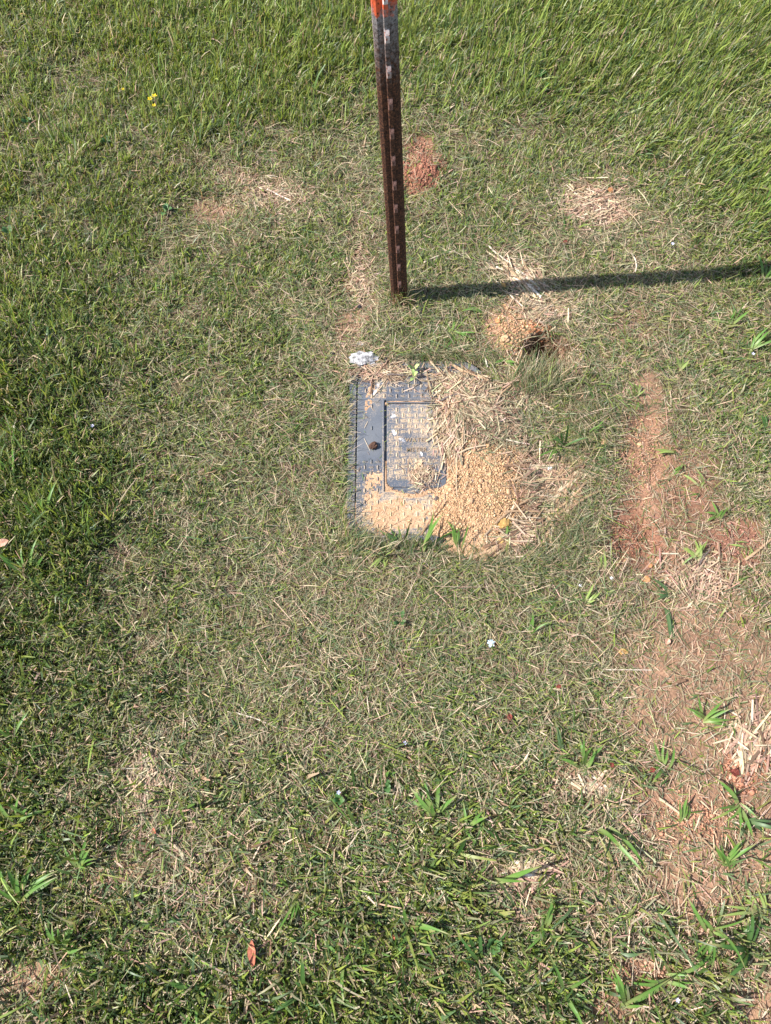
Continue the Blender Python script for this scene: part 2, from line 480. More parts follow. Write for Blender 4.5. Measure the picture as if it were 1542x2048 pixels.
prob = np.where(LIDZ+sand_t(X, Y) > ground_h(X, Y)+.001, prob*.03, prob)
keep = rng.random(len(X)) < prob*.62
X, Y, g, ln, px, py, cl = X[keep], Y[keep], g[keep], ln[keep], px[keep], py[keep], cl[keep]
n = len(X); print('upright', n)
Z = ground_h(X, Y)-.002
wide = ss(1150, 1950, py)
L = (.007+.032*ln**1.5)*rng.lognormal(0, .32, n)*(1+.25*cl)
Wd = (.0014+.0016*rng.random(n)+.0011*wide+.0008*ln)*rng.lognormal(0, .22, n)
wind = 2.2*fbm(X, Y, .25, 81)
head = wind+.3+rng.normal(0, 1.25, n)
tilt = np.abs(rng.normal(.38, .36, n))+.35*(1-ln)
curv = rng.normal(.45, .55, n)
wl = np.stack([.25+.5*g+.9*ss(800, 100, py), .45*np.ones(n), .25*np.ones(n), .35*(1-g)+.15+.15*ss(700, 0, py), .25+.25*ss(500, 1200, py)*(px < 400)], 1)
c1 = pal(n, GR, wl)
dry = rng.random(n) < .32*(1-g)+.09
c1[dry] = pal(int(dry.sum()), HAY, [3, 3, 2, 1, 1, 1])
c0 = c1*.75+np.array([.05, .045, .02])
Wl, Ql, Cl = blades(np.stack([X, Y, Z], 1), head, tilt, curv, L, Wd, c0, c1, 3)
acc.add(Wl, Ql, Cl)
# surroundings outside the frame
X = rng.uniform(-3.2, 3.2, 150000); Y = rng.uniform(-1.8, 4.0, 150000); px, py = PX(X, Y)
inn = (px > -100) & (px < 1642) & (py > -100) & (py < 2148) & (Y > -.6)
behind = (Y < -.35)
keep = (~inn | behind) & (rng.random(len(X)) < .62+.4*fbm(X, Y, .12, 62)); X, Y = X[keep], Y[keep]; n = len(X)
print('outer', n)
c1 = pal(n, GR+HAY[:2], [3, 3, 2, 2, 1, 1, 1])
Wl, Ql, Cl = blades(np.stack([X, Y, ground_h(X, Y)-.002], 1), rng.uniform(0, 6.28, n), np.abs(rng.normal(.5, .4, n)), rng.normal(.5, .5, n),
    .038*rng.lognormal(0, .3, n), .0045*rng.lognormal(0, .25, n), c1*.8, c1, 2)
acc.add(Wl, Ql, Cl)
o = acc.make('grass', M_grass); tag(o, 'short mown green lawn grass around the meter box', kind='stuff')

# coarse bent blades, mostly in the nearest part of the lawn
acc = Acc()
X, Y = region(26000); px, py = PX(X, Y); g = grid(gm, px, py); sm, tn = soilmask(px, py, X, Y)
cl = fbm(X, Y, .07, 131)
wt_ = .10+.9*ss(1380, 1800, py)+.35*ss(900, 300, px)*ss(600, 1000, py)+.25*ss(1250, 1500, px)*ss(500, 800, py)+.3*ss(260, 0, py)
prob = wt_*np.clip(g*.9+.55*cl-.05, .03, 1)*(1-.8*ss(.2, .7, sm))
d = rrect(X, Y, BX, BY, BHW, BHL, .05)
prob = np.where((d < .006) | (LIDZ+sand_t(X, Y) > ground_h(X, Y)), 0, prob)
for cx, cy, rx, ry, ro in CLEAR: prob *= 1-blob(px, py, cx, cy, rx, ry, ro, .4)
k_ = rng.random(len(X)) < prob; X, Y, py = X[k_], Y[k_], py[k_]; n = len(X); print('coarse', n)
c1 = pal(n, GR+[(.30,.30,.11)], [4, 3, 3, 1.5, .6, .8], .2)
c1 = c1*.84
bt = rng.random(n) < .18; c1[bt] = pal(int(bt.sum()), HAY, [3, 2, 2, 3, 2, 1])
near_ = ss(1200, 1800, py)
acc.add(*blades(np.stack([X, Y, ground_h(X, Y)+.001], 1), rng.uniform(0, 6.283, n), np.abs(rng.normal(.75, .35, n)), rng.normal(.75, .45, n),
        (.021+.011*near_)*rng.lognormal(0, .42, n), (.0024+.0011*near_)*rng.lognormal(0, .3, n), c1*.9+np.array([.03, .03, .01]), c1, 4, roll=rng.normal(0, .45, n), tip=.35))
o = acc.make('coarse_grass', M_grass); tag(o, 'coarse broad bladed grass growing through the near lawn', kind='stuff')

# clippings and thatch lying over the soil --------------------------------------
acc = Acc()
X, Y = region(520000)
px, py = PX(X, Y)
g = grid(gm, px, py); ln = grid(lm, px, py); sm, tn = soilmask(px, py, X, Y)
cl = fbm(X, Y, .05, 91)
d = rrect(X, Y, BX, BY, BHW, BHL, .05)
onlid = (d < .003) | (LIDZ+sand_t(X, Y) > ground_h(X, Y)+.001)
edge = (d > -.013) & (d < .02)
prob = np.clip(1.05-.70*g+.35*cl, .08, 1)*(1-.72*ss(.12, .6, sm))
for cx, cy, rx, ry, ro in CLEAR: prob *= 1-.5*blob(px, py, cx, cy, rx, ry, ro, .4)
prob = np.where(onlid & ~edge, .025, prob)
prob = np.where(onlid & edge, .22, prob)
keep = rng.random(len(X)) < prob*.80
X, Y, g, ln, px, py, sm, onlid = [a[keep] for a in (X, Y, g, ln, px, py, sm, onlid)]
n = len(X); print('clippings', n)
wide = ss(1150, 1950, py)
near = np.exp(-((px-900)**2+(py-950)**2)/(2*430**2))
L = (.011+.010*rng.random(n)+.008*near)*rng.lognormal(0, .4, n)*(1+.2*wide); L = np.where(onlid, L*.55, L)*(1-.3*ss(.2, .7, sm))
Wd = (.0006+.0008*rng.random(n)+.0014*wide*rng.random(n))*rng.lognormal(0, .2, n)
top = rng.random(n)**2*(.003+.012*g*ln*2)*(1-.8*ss(.15, .6, sm))
Z = surf(X, Y)+np.where(onlid, .0008, .0015+top)
head = rng.uniform(0, 6.283, n)
tilt = R(90)+rng.normal(-.10, .20, n); tilt = np.where(onlid, R(89), tilt)
curv = rng.normal(0, .35, n); curv = np.where(onlid, 0, curv)
pink = ss(1000, 1500, px)*.8+wide*.7
wl = np.stack([1.2+0*g, 1.3+0*g, 1.3*(1-.2*pink), .9+.5*pink, .3+.9*pink+2*sm, .5+.4*g], 1)
c1 = pal(n, HAY, wl, .2)
gr = rng.random(n) < (.24+.28*g)*(1-.5*ss(900, 1400, px)*ss(900, 1200, py))
c1[gr] = pal(int(gr.sum()), GR, [2, 2, 3, 3, 1])
acc.add(*blades(np.stack([X, Y, Z], 1), head, tilt, curv, L, Wd, c1*.95, c1, 2, roll=rng.normal(0, .6, n), tip=.5, base=.6))
# denser straw chaff in the heaps: cx, cy, rx, ry, rot, count, direction in the photo, spread, length, width, palette weights
HEAPS = [(948,806,66,42,25,2600,-35,55,.022,.0017,[5,1,1,1.6,3,3]), (985,850,70,45,10,2200,0,90,.016,.0013,[2,2,3,1,1,3]),
         (900,870,30,60,0,500,80,25,.022,.0018,[3,0,0,4,2,1]), (1095,965,60,70,0,1300,40,65,.022,.0014,[4,2,1,1.5,3,3]),
         (1040,1085,60,35,-30,900,30,50,.024,.0018,[3,1,0,3,3,2]), (1045,560,56,34,35,700,-40,30,.024,.0016,[3,0,0,5,3,1]),
         (1100,620,60,35,0,700,-10,60,.022,.0015,[3,1,0,5,3,1]), (1190,412,60,40,0,1100,-10,60,.024,.0018,[3,0,0,5,4,1]),
         (845,955,26,26,0,320,60,60,.014,.0011,[3,0,0,4,3,2]), (760,745,70,22,0,500,10,50,.022,.0012,[3,0,0,3,4,2]),
         (1130,740,30,50,0,500,60,50,.020,.0016,[3,0,0,3,4,2]), (1045,770,40,40,0,500,70,45,.026,.0020,[3,0,0,3,4,2]),
         (1060,1750,50,24,-10,170,15,50,.026,.0026,[4,0,0,4,4,1]), (1185,1570,48,24,0,170,10,60,.020,.0026,[4,0,0,4,4,1]),
         (300,1560,40,90,10,600,80,35,.022,.0020,[3,0,0,5,3,1]), (540,390,110,40,15,900,-10,60,.020,.0016,[3,0,0,3,5,1]),
         (1500,1480,40,50,0,300,60,40,.028,.003,[2,0,0,4,6,1]), (1400,1150,80,50,0,700,40,60,.020,.002,[2,0,0,3,6,2]),
         (720,560,24,90,0,700,0,90,.014,.0013,[3,0,0,4,5,1]), (705,700,60,40,0,500,20,90,.014,.0013,[3,0,0,4,5,1])]
for cx, cy, rx, ry, ro, cnt, dr, sp_, ll, ww, wt in HEAPS:
    q = rng.normal(0, .55, (cnt, 2)); c_, s_ = math.cos(R(ro)), math.sin(R(ro))
    hx = cx+(q[:, 0]*rx*c_-q[:, 1]*ry*s_); hy = cy+(q[:, 0]*rx*s_+q[:, 1]*ry*c_)
    k_ = (blob(hx, hy, 948, 738, 32, 15, 8, .2) < .5) & (blob(hx, hy, 840, 1079, 55, 10, 0, .2) < .5)
    hx, hy = hx[k_], hy[k_]; cnt = len(hx)
    X, Y = G(hx, hy)
    c1 = pal(cnt, HAY, wt, .2)
    dd = R(dr)+rng.normal(0, R(sp_), cnt)
    LL = ll*rng.lognormal(0, .35, cnt)
    Xc = X-.5*LL*np.cos(dd); Yc = Y-.5*LL*np.sin(dd)
    Z = np.maximum(surf(X, Y), surf(Xc, Yc))+.001+.006*rng.random(cnt)**2
    Wd = ww*rng.lognormal(0, .3, cnt)
    acc.add(*blades(np.stack([Xc, Yc, Z], 1), dd, R(90)+rng.normal(-.03, .10, cnt), rng.normal(0, .12, cnt),
                    LL, Wd, c1, c1, 2, roll=rng.normal(0, .45, cnt), tip=.8, base=.9))
o = acc.make('dry_clippings', M_dry); tag(o, 'pale dry grass clippings and thatch strewn over the lawn', kind='stuff')

# long thin grass falling over the box rim and the hole -------------------------------
acc = Acc()
def fringe(cx, cy, rx, ry, n, hd, hs, L0, W0, tl, cv, wts):
    q = rng.normal(0, .5, (n, 2)); X, Y = G(cx+q[:, 0]*rx, cy+q[:, 1]*ry)
    c1 = pal(n, GR+HAY, wts, .18)
    d_ = rrect(X, Y, BX, BY, BHW, BHL, .05)
    ok = d_ > .002; X, Y, c1 = X[ok], Y[ok], c1[ok]; n = len(X)
    acc.add(*blades(np.stack([X, Y, ground_h(X, Y)], 1), R(hd)+rng.normal(0, R(hs), n), np.abs(rng.normal(tl, .25, n)), rng.normal(cv, .3, n),
                    L0*rng.lognormal(0, .3, n), W0*rng.lognormal(0, .25, n), c1, c1, 4, tip=.3))
FW = [1, 1, 4, 1, 1, 3, 4, 4, 1, .5, .3]
fringe(690, 900, 14, 190, 700, 0, 50, .024, .0010, .7, .6, FW)
fringe(716, 1050, 34, 66, 1500, 40, 40, .044, .0011, .6, .7, FW)
fringe(790, 1095, 110, 16, 900, 80, 45, .028, .0011, .6, .6, FW)
fringe(880, 712, 110, 14, 800, -80, 40, .026, .0011, .8, .6, FW)
fringe(1080, 758, 44, 26, 700, 75, 45, .042, .0013, .5, .6, [1,1,2,1,1,4,4,4,2,1,.5])
fringe(1080, 775, 55, 22, 700, 90, 60, .036, .0010, .5, .6, FW)
fringe(800, 604, 22, 12, 260, 90, 180, .034, .0016, .35, .5, [2,2,1,1,1,4,2,1,2,1,1])
fringe(1098, 690, 44, 22, 420, -70, 70, .030, .0012, .8, .5, [0,.5,1,0,.5,3,2,2,2,3,2])
fringe(1180, 840, 60, 100, 1100, 200, 80, .034, .0010, .8, .7, FW)
fringe(1020, 1130, 140, 25, 900, 60, 80, .030, .0010, .8, .7, FW)
fringe(1150, 1080, 60, 60, 900, 120, 80, .032, .0010, .8, .7, FW)
o = acc.make('wispy_grass', M_grass); tag(o, 'thin wispy grass falling over the rim of the meter box and the hole', kind='stuff')

# ------------------------------------------------------------------ crumbs and clods
OC = np.array([(1,0,0),(-1,0,0),(0,1,0),(0,-1,0),(0,0,1),(0,0,-1)], float)
OF = np.array([(0,2,4),(2,1,4),(1,3,4),(3,0,4),(2,0,5),(1,2,5),(3,1,5),(0,3,5)])
def crumbs(X, Y, Z, r, C):
    n = len(X)
    v = OC[None]*(r[:, None, None])*rng.uniform(.6, 1.25, (n, 6, 1))
    a = rng.uniform(0, 6.28, n); c, s_ = np.cos(a), np.sin(a)
    x = v[..., 0]*c[:, None]-v[..., 1]*s_[:, None]; y = v[..., 0]*s_[:, None]+v[..., 1]*c[:, None]
    v = np.stack([x, y, v[..., 2]*.75+.35*x], 2)+np.stack([X, Y, Z], 1)[:, None]
    F_ = OF[None]+(np.arange(n)*6)[:, None, None]
    return v.reshape(-1, 3), F_.reshape(-1, 3), np.repeat(C, 6, 0)
def spot(cx, cy, rx, ry, n, s=.5):
    q = rng.normal(0, s, (n, 2)); return G(cx+q[:, 0]*rx, cy+q[:, 1]*ry)
acc = Acc()
for cx, cy, rx, ry, n, r0, c in [(798,606,22,9,260,.0020,(.20,.12,.08)),(1105,690,44,18,500,.0026,(.16,.08,.05)),(850,352,44,30,2600,.0024,(.24,.105,.068)),(838,305,30,26,500,.0018,(.30,.15,.10)),(1035,668,50,56,1700,.0020,(.44,.26,.15)),(1080,662,26,22,350,.0024,(.28,.12,.06)),
        (1265,1080,48,58,900,.0017,(.25,.12,.075)),(1285,905,45,90,1000,.0016,(.36,.20,.125)),(1390,1640,100,50,900,.0019,(.40,.21,.13)),(1490,1530,45,55,600,.0024,(.38,.18,.11)),
        (1480,1090,55,50,500,.0016,(.28,.14,.10)),(1265,1960,70,40,500,.0022,(.42,.23,.15))]:
    X, Y = spot(cx, cy, rx, ry, n); r = r0*rng.lognormal(0, .42, n)
    C = np.array(c)[None]*rng.lognormal(0, .22, (n, 1))
    acc.add(*crumbs(X, Y, ground_h(X, Y)+r*.2, r, C))
o = acc.make('soil_crumbs', M_crumb, tri=True); tag(o, 'small crumbs of red clay soil on the bare patches', kind='stuff')

# ------------------------------------------------------------------ water meter box
box = empty('water_meter_box', (BX, BY, 0))
tag(box, 'dark blue grey plastic water meter box set flush in the lawn, half covered by sand', 'meter box')
def rr_pts(hw, hl, r, k=6, cx=0, cy=0):
    p = []
    for sx, sy, a0 in ((1, 1, 0), (-1, 1, 90), (-1, -1, 180), (1, -1, 270)):
        for i in range(k+1):
            a = R(a0+90*i/k); p.append((cx+sx*(hw-r)+r*math.cos(a), cy+sy*(hl-r)+r*math.sin(a)))
    return p
def ring(name, po, pi, z0, z1, m, parent, ch=.0015):
    """raised frame between two loops, with a small bevel"""
    n = len(po); v = []; f = []
    def shr(p, q, d):
        out_ = []
        for a, b in zip(p, q):
            dx, dy = b[0]-a[0], b[1]-a[1]; l = math.hypot(dx, dy) or 1; out_.append((a[0]+dx/l*d, a[1]+dy/l*d))
        return out_
    loops = [[(x, y, z0) for x, y in po], [(x, y, z1-ch) for x, y in po], [(x, y, z1) for x, y in shr(po, pi, ch)],
             [(x, y, z1) for x, y in shr(pi, po, ch)], [(x, y, z1-ch) for x, y in pi], [(x, y, z0) for x, y in pi]]
    for l in loops: v += l
    for k in range(5):
        for i in range(n):
            j = (i+1) % n; f.append((k*n+i, k*n+j, (k+1)*n+j, (k+1)*n+i))
    me = pyd(name, v, f, m); return me
def dustcol(X, Y):
    """r dust, g white, b scuff for world x,y on the lid"""
    px, py = PX(X, Y)
    r = .27+.10*fbm(X, Y, .02, 200)+.06*fbm(X, Y, .006, 205)
    r += .13*blob(px, py, 750, 1010, 80, 80, 0, .8)+.20*blob(px, py, 830, 1035, 90, 45, 0, .6)
    r += .09*blob(px, py, 850, 860, 42, 42, 0, .9)+.05*blob(px, py, 845, 905, 55, 60, 0, .8)
    r += .13*blob(px, py, 752, 800, 14, 75, 25, .5)*(fbm(X, Y, .02, 201) > -.15)
    r += .14*blob(px, py, 890, 790, 20, 60, 0, .8)+.08*blob(px, py, 860, 760, 110, 16, 0, .8)
    r += .07*((np.abs(X-.0617) < .059) & (np.abs(Y-.6282) < .093))
    r -= .38*blob(px, py, 868, 965, 30, 22, 0, .6)+.24*blob(px, py, 795, 972, 22, 14, 0, .6)
    r -= .10*blob(px, py, 740, 930, 26, 90, 0, .7)
    r += .45*blob(px, py, 833, 945, 7, 22, 18, .4)
    g = .05+.50*blob(px, py, 758, 768, 13, 9, 20, .7)+.42*blob(px, py, 750, 787, 7, 12, 0, .7)+.36*blob(px, py, 788, 833, 12, 14, 0, .8)+.34*blob(px, py, 800, 878, 20, 7, 35, .7)+.3*blob(px, py, 785, 862, 5, 12, -20, .7)
    g += .55*blob(px, py, 842, 911, 1.6, 6, -20, .5)+.3*blob(px, py, 940, 738, 12, 8, 0, .8)
    b = .25+.35*blob(px, py, 705, 900, 14, 120, 0, .8)+.30*blob(px, py, 745, 850, 28, 60, 0, .8)+.3*blob(px, py, 945, 740, 30, 15, 0, .7)+.28*blob(px, py, 830, 820, 55, 20, 0, .8)+.25*fbm(X, Y, .03, 202)
    # grit caught round the foot of each tread lug
    u = (X-.0617)/.0128; v_ = (Y-.6282)/.0124
    inr = (np.abs(X-.0617) < .059) & (np.abs(Y-.6282) < .093)
    v_ = np.where(inr, -(Y-.6282-.0785)/.0127, v_)
    iu, iv = np.round(u), np.round(v_)
    a_ = (u-iu)*.0128; b_ = (v_-iv)*.0124
    odd = (iu+iv) % 2 == 1
    vert = np.where(inr, odd, ~odd)
    aa = np.where(vert, b_, a_); bb = np.where(vert, a_, b_)
    q_ = np.sqrt((aa/.0062)**2+(bb/.0027)**2)
    ring_ = ss(.7, 1.0, q_)*(1-ss(1.25, 1.75, q_))
    word = inr & (np.abs(X-.0617) < .028) & (Y > .600) & (Y < .655)
    flat_ = (~inr) & (px < 772) & (py > 800) & (py < 925)
    r = r-.03+.17*ring_*np.where(word | flat_, 0, 1)
    return np.stack([r, np.clip(g, 0, 1), np.clip(b, 0, .8)], 1)
def dust(o_me, ox=BX, oy=BY, extra=0.):
    n = len(o_me.vertices); co = np.zeros(n*3, np.float32); o_me.vertices.foreach_get('co', co); co = co.reshape(-1, 3)
    a = o_me.color_attributes.new('Col', 'FLOAT_COLOR', 'POINT'); c = np.ones((n, 4), np.float32)
    c[:, :3] = dustcol(co[:, 0].astype(float)+ox, co[:, 1].astype(float)+oy)+np.array([extra, 0, 0]); a.data.foreach_set('color', c.ravel())
    return o_me
def plate(name, hw, hl, r, cx, cy, z, m, st=.004, hole=None, zb=None):
    """flat top trimmed to a rounded rectangle: a fine grid pulled onto the outline, with a skirt"""
    gx = np.linspace(-hw, hw, max(3, int(2*hw/st))); gy = np.linspace(-hl, hl, max(3, int(2*hl/st)))
    A, B = np.meshgrid(gx, gy); a = A.ravel().copy(); b = B.ravel().copy()
    d_ = rrect(a, b, 0, 0, hw, hl, r)
    ex = d_ > 0
    qx = np.abs(a)-hw+r; qy = np.abs(b)-hl+r; l = np.hypot(qx, qy)+1e-9
    a[ex] = (np.sign(a)*(hw-r+qx/l*r))[ex]; b[ex] = (np.sign(b)*(hl-r+qy/l*r))[ex]
    n1, n2 = len(gx), len(gy)
    i = (np.arange(n2-1)[:, None]*n1+np.arange(n1-1)[None]).ravel(); q = np.stack([i, i+1, i+n1+1, i+n1], 1)
    if hole:
        hx, hy, hhw, hhl = hole
        mx = a[q].mean(1); my = b[q].mean(1); q = q[~((np.abs(mx-hx) < hhw-st*.5) & (np.abs(my-hy) < hhl-st*.5))]
    v = np.stack([a+cx, b+cy, np.full(len(a), z)], 1)
    # skirt
    bd = list(range(n1))+[k*n1+n1-1 for k in range(1, n2)]+[(n2-1)*n1+k for k in range(n1-2, -1, -1)]+[k*n1 for k in range(n2-2, 0, -1)]
    lo = v[bd].copy(); lo[:, 2] = z-.012 if zb is None else zb; s0 = len(v); v = np.concatenate([v, lo]); m_ = len(bd)
    sk = np.array([[bd[(k+1) % m_], bd[k], s0+k, s0+(k+1) % m_] for k in range(m_)])
    return raw(name, v, np.concatenate([q, sk]), m, dustcol(v[:, 0]+BX, v[:, 1]+BY))
# outer rim, the main lid inside it, the recess frame, the reader lid
po = rr_pts(BHW, BHL, .050); pi = rr_pts(BHW-.0155, BHL-.0165, .040)
o = obj('rim', dust(ring('rim', po, pi, -.06, LIDZ, M_lid, box)), box)
RX, RY = .0617-BX, .6282-BY                    # reader lid centre, box coordinates
o = obj('lid', plate('lid', BHW-.0175, BHL-.0185, .038, 0, 0, LIDZ-.001, M_lid, .0017, hole=(RX, RY-.001, .0655, .1035)), box); lid = o
o.name = 'lid'
# recess floor and its raised edge
fl = obj('recess_floor', plate('recess_floor', .0664, .1050, .004, RX, RY-.001, LIDZ-.0046, M_lid, .004), lid)
er = obj('recess_edge', dust(ring('recess_edge', rr_pts(.0680, .1062, .004, 3, RX, RY-.001), rr_pts(.0640, .1022, .003, 3, RX, RY-.001), LIDZ-.006, LIDZ+.0012, M_lid, lid, .001)), lid)
rl = obj('reader_lid', plate('reader_lid', .0584, .0922, .0135, RX, RY, LIDZ+.0008, M_lid, .0016, zb=LIDZ-.006), box)
hb = obj('hinge_bar', dust(ring('hinge_bar', rr_pts(.0600, .0032, .001, 2, RX, RY+.0975), rr_pts(.0590, .0010, .0006, 2, RX, RY+.0975), LIDZ-.006, LIDZ+.0012, M_lid, rl, .0006)), rl)
# tread lugs
def lugs(cells, z, hgt=.0026, pw=.0060, ph=.0025):
    v = []; f = []
    for x, y, vert in cells:
        s0 = len(v)
        base = [(-pw, 0), (-pw*.45, -ph), (pw*.45, -ph), (pw, 0), (pw*.45, ph), (-pw*.45, ph)]
        rid = [(-pw*.55, 0), (pw*.55, 0)]
        for (a, b) in base:
            q = (a, b) if not vert else (-b, a); v.append((x+q[0], y+q[1], z-.0005))
        for (a, b) in rid:
            q = (a, b) if not vert else (-b, a); v.append((x+q[0], y+q[1], z+hgt))
        f += [(s0, s0+1, s0+6), (s0+1, s0+2, s0+7, s0+6), (s0+2, s0+3, s0+7), (s0+3, s0+4, s0+7), (s0+4, s0+5, s0+6, s0+7), (s0+5, s0, s0+6)]
    return v, f
M_lug = lid_mat('lug_plastic', (.05, .055, .062))
cells = []
pxw, pyw = .0128, .0124
for i in range(-12, 13):
    for j in range(-17, 18):
        x = RX+i*pxw; y = RY+j*pyw
        if rrect(np.array(x), np.array(y), 0, 0, BHW-.024, BHL-.025, .034) > 0: continue
        if abs(x-RX) < .073 and abs(y-RY+.001) < .111: continue
        if x < -.075 and -.03 < y < .12 and rng.random() < .8: continue      # worn smooth here
        cells.append((x, y, (i+j) % 2 == 0))
v, f = lugs(cells, LIDZ-.001); me = dust(pyd('tread_lugs', v, f, M_lug), extra=.14)
tl_ = obj('tread_lugs', me, lid); tl_['kind'] = 'stuff'
cells = []
for i in range(-3, 4):
    for j in range(13):
        if 5 <= j <= 8 and -3 < i < 3 and not (j == 8 and abs(i) == 2): continue
        cells.append((RX+i*pxw, RY+.0785-j*.0127, (i+j) % 2 == 1))
v, f = lugs(cells, LIDZ+.0008, .0018); me = dust(pyd('tread_lugs', v, f, M_lug), extra=.14); tl2 = obj('tread_lugs', me, rl); tl2['kind'] = 'stuff'
M_let = simple('letter_dust', (.07, .065, .06), (.44, .31, .19), 600)
for word, yy in (('WATER', 883.5), ('METER', 903.0)):
    cu = bpy.data.curves.new('lettering', 'FONT'); cu.body = word; cu.size = .0125; cu.align_x = 'CENTER'; cu.align_y = 'CENTER'
    cu.space_character = 1.15; cu.extrude = .0007; cu.offset = .00015
    tmp = bpy.data.objects.new('tmp', cu); COL.objects.link(tmp)
    bpy.context.view_layer.update()
    me = bpy.data.meshes.new_from_object(tmp.evaluated_get(bpy.context.evaluated_depsgraph_get()))
    bpy.data.objects.remove(tmp); me.materials.clear(); me.materials.append(M_let)
    gx, gy = G(833.0, yy)
    lo = obj('lettering', me, rl, (float(gx)-BX, float(gy)-BY, LIDZ+.0015))
    lo['label'] = 'raised word %s on the reader lid' % word

# sand over the box -----------------------------------------------------------
sx_ = np.arange(-.115, .40, .0024); sy_ = np.arange(.38, .86, .0024)
A, B = np.meshgrid(sx_, sy_); a, b = A.ravel(), B.ravel()
t = sand_t(a, b); g0 = ground_h(a, b); dbox = rrect(a, b, BX, BY, BHW, BHL, .05)
zz = LIDZ+t
slope = ss(.0, .07, np.maximum(dbox, 0))
zz = np.where(dbox > 0, zz*(1-slope)+(g0+.7*t+.001)*slope, zz)
n1, n2 = len(sx_), len(sy_)
i = (np.arange(n2-1)[:, None]*n1+np.arange(n1-1)[None]).ravel(); q = np.stack([i, i+1, i+n1+1, i+n1], 1)
vis = t > -.0026
q = q[vis[q].any(1)]
used = np.unique(q); remap = np.zeros(len(a), int); remap[used] = np.arange(len(used))
sand = obj('sand', raw('sand', np.stack([a, b, zz], 1)[used], remap[q], M_sand, None, True))
tag(sand, 'tan sand spilled over the right and lower side of the meter box', kind='stuff')
acc = Acc()
def sandcrumbs(cx, cy, rx, ry, n, r0, cols, s=.5):
    cols = [tuple(np.array(c_)*.85+np.array([.06,.045,.03])) for c_ in cols]
    X, Y = spot(cx, cy, rx, ry, n, s); tt = sand_t(X, Y); ok = tt > .0
    dr = rrect(X, Y, .0617, .6282, .0585, .0925, .004); ok &= dr > .002
    X, Y, tt = X[ok], Y[ok], tt[ok]; n = len(X)
    r = r0*rng.lognormal(0, .4, n); C = np.array(cols)[rng.integers(0, len(cols), n)]*rng.lognormal(0, .12, (n, 1))
    acc.add(*crumbs(X, Y, surf(X, Y)+r*.15, r, C))
sandcrumbs(965, 980, 95, 115, 9000, .0013, [(.55,.35,.19),(.60,.41,.24),(.44,.26,.13)])
sandcrumbs(965, 975, 80, 100, 1100, .0018, [(.40,.23,.12),(.50,.31,.17),(.30,.16,.08)])
sandcrumbs(880, 1040, 60, 50, 1100, .0016, [(.55,.35,.19),(.36,.20,.10)])
sandcrumbs(800, 1030, 70, 40, 900, .0011, [(.60,.42,.25),(.44,.26,.13)])
o = acc.make('sand_crumbs', M_crumb, tri=True); tag(o, 'small lumps of damp sand on the sand spill', kind='stuff')

# ------------------------------------------------------------------ steel T-post
PBx, PBy = 0.0320, 0.976
LEAN = -.052
post = empty('fence_post', (PBx, PBy, 0)); post.rotation_euler = (0, math.atan(LEAN), R(12))
tag(post, 'rusty studded steel T-post with orange paint at its top, driven in behind the meter box', 'fence post')
def extrude(name, prof, z0, z1, m, nz=24):
    v = []; f = []; n = len(prof)
    for k in range(nz+1):
        z = z0+(z1-z0)*k/nz
        v += [(x, y, z) for x, y in prof]
    for k in range(nz):
        for i in range(n):
            j = (i+1) % n; f.append((k*n+i, k*n+j, (k+1)*n+j, (k+1)*n+i))
    f.append(tuple(range(n-1, -1, -1))); f.append(tuple(nz*n+i for i in range(n)))
    return pyd(name, v, f, m)
w = .0180
face = [(-w, .0052), (-w+.0005, .0018), (-.0125, -.0014), (-.0050, -.0012), (-.0042, -.0012), (-.0038, -.0036), (-.0028, -.0046), (.0028, -.0046), (.0038, -.0036), (.0043, -.0020),
        (.0125, -.0016), (w-.0005, .0016), (w, .0052), (w-.002, .0058), (.0125, .0026), (.0026, .0030), (-.0026, .0030), (-.0125, .0026), (-w+.002, .0058)]
obj('flange', extrude('flange', face, -.12, 1.25, M_post), post)
stem = [(-.0024, .0028), (.0024, .0028), (.0020, .024), (.0036, .028), (-.0036, .028), (-.0020, .024)]
obj('stem', extrude('stem', stem, -.12, 1.25, M_post), post)
sv = [(-.0036, -.0040, 0), (.0036, -.0040, 0), (.0030, -.0084, .0025), (-.0030, -.0084, .0025),
      (-.0036, -.0040, .021), (.0036, -.0040, .021), (.0030, -.0084, .0135), (-.0030, -.0084, .0135),
      (-.0028, -.0092, .0080), (.0028, -.0092, .0080)]
sf = [(0, 1, 2, 3), (7, 6, 5, 4), (3, 2, 9, 8), (8, 9, 6, 7), (0, 3, 8, 7, 4), (1, 5, 6, 9, 2)]
sme = pyd('stud', sv, sf, M_stud)
for k in range(24):
    o = obj('stud', sme, post, (0, 0, .0145+k*.054-.012))

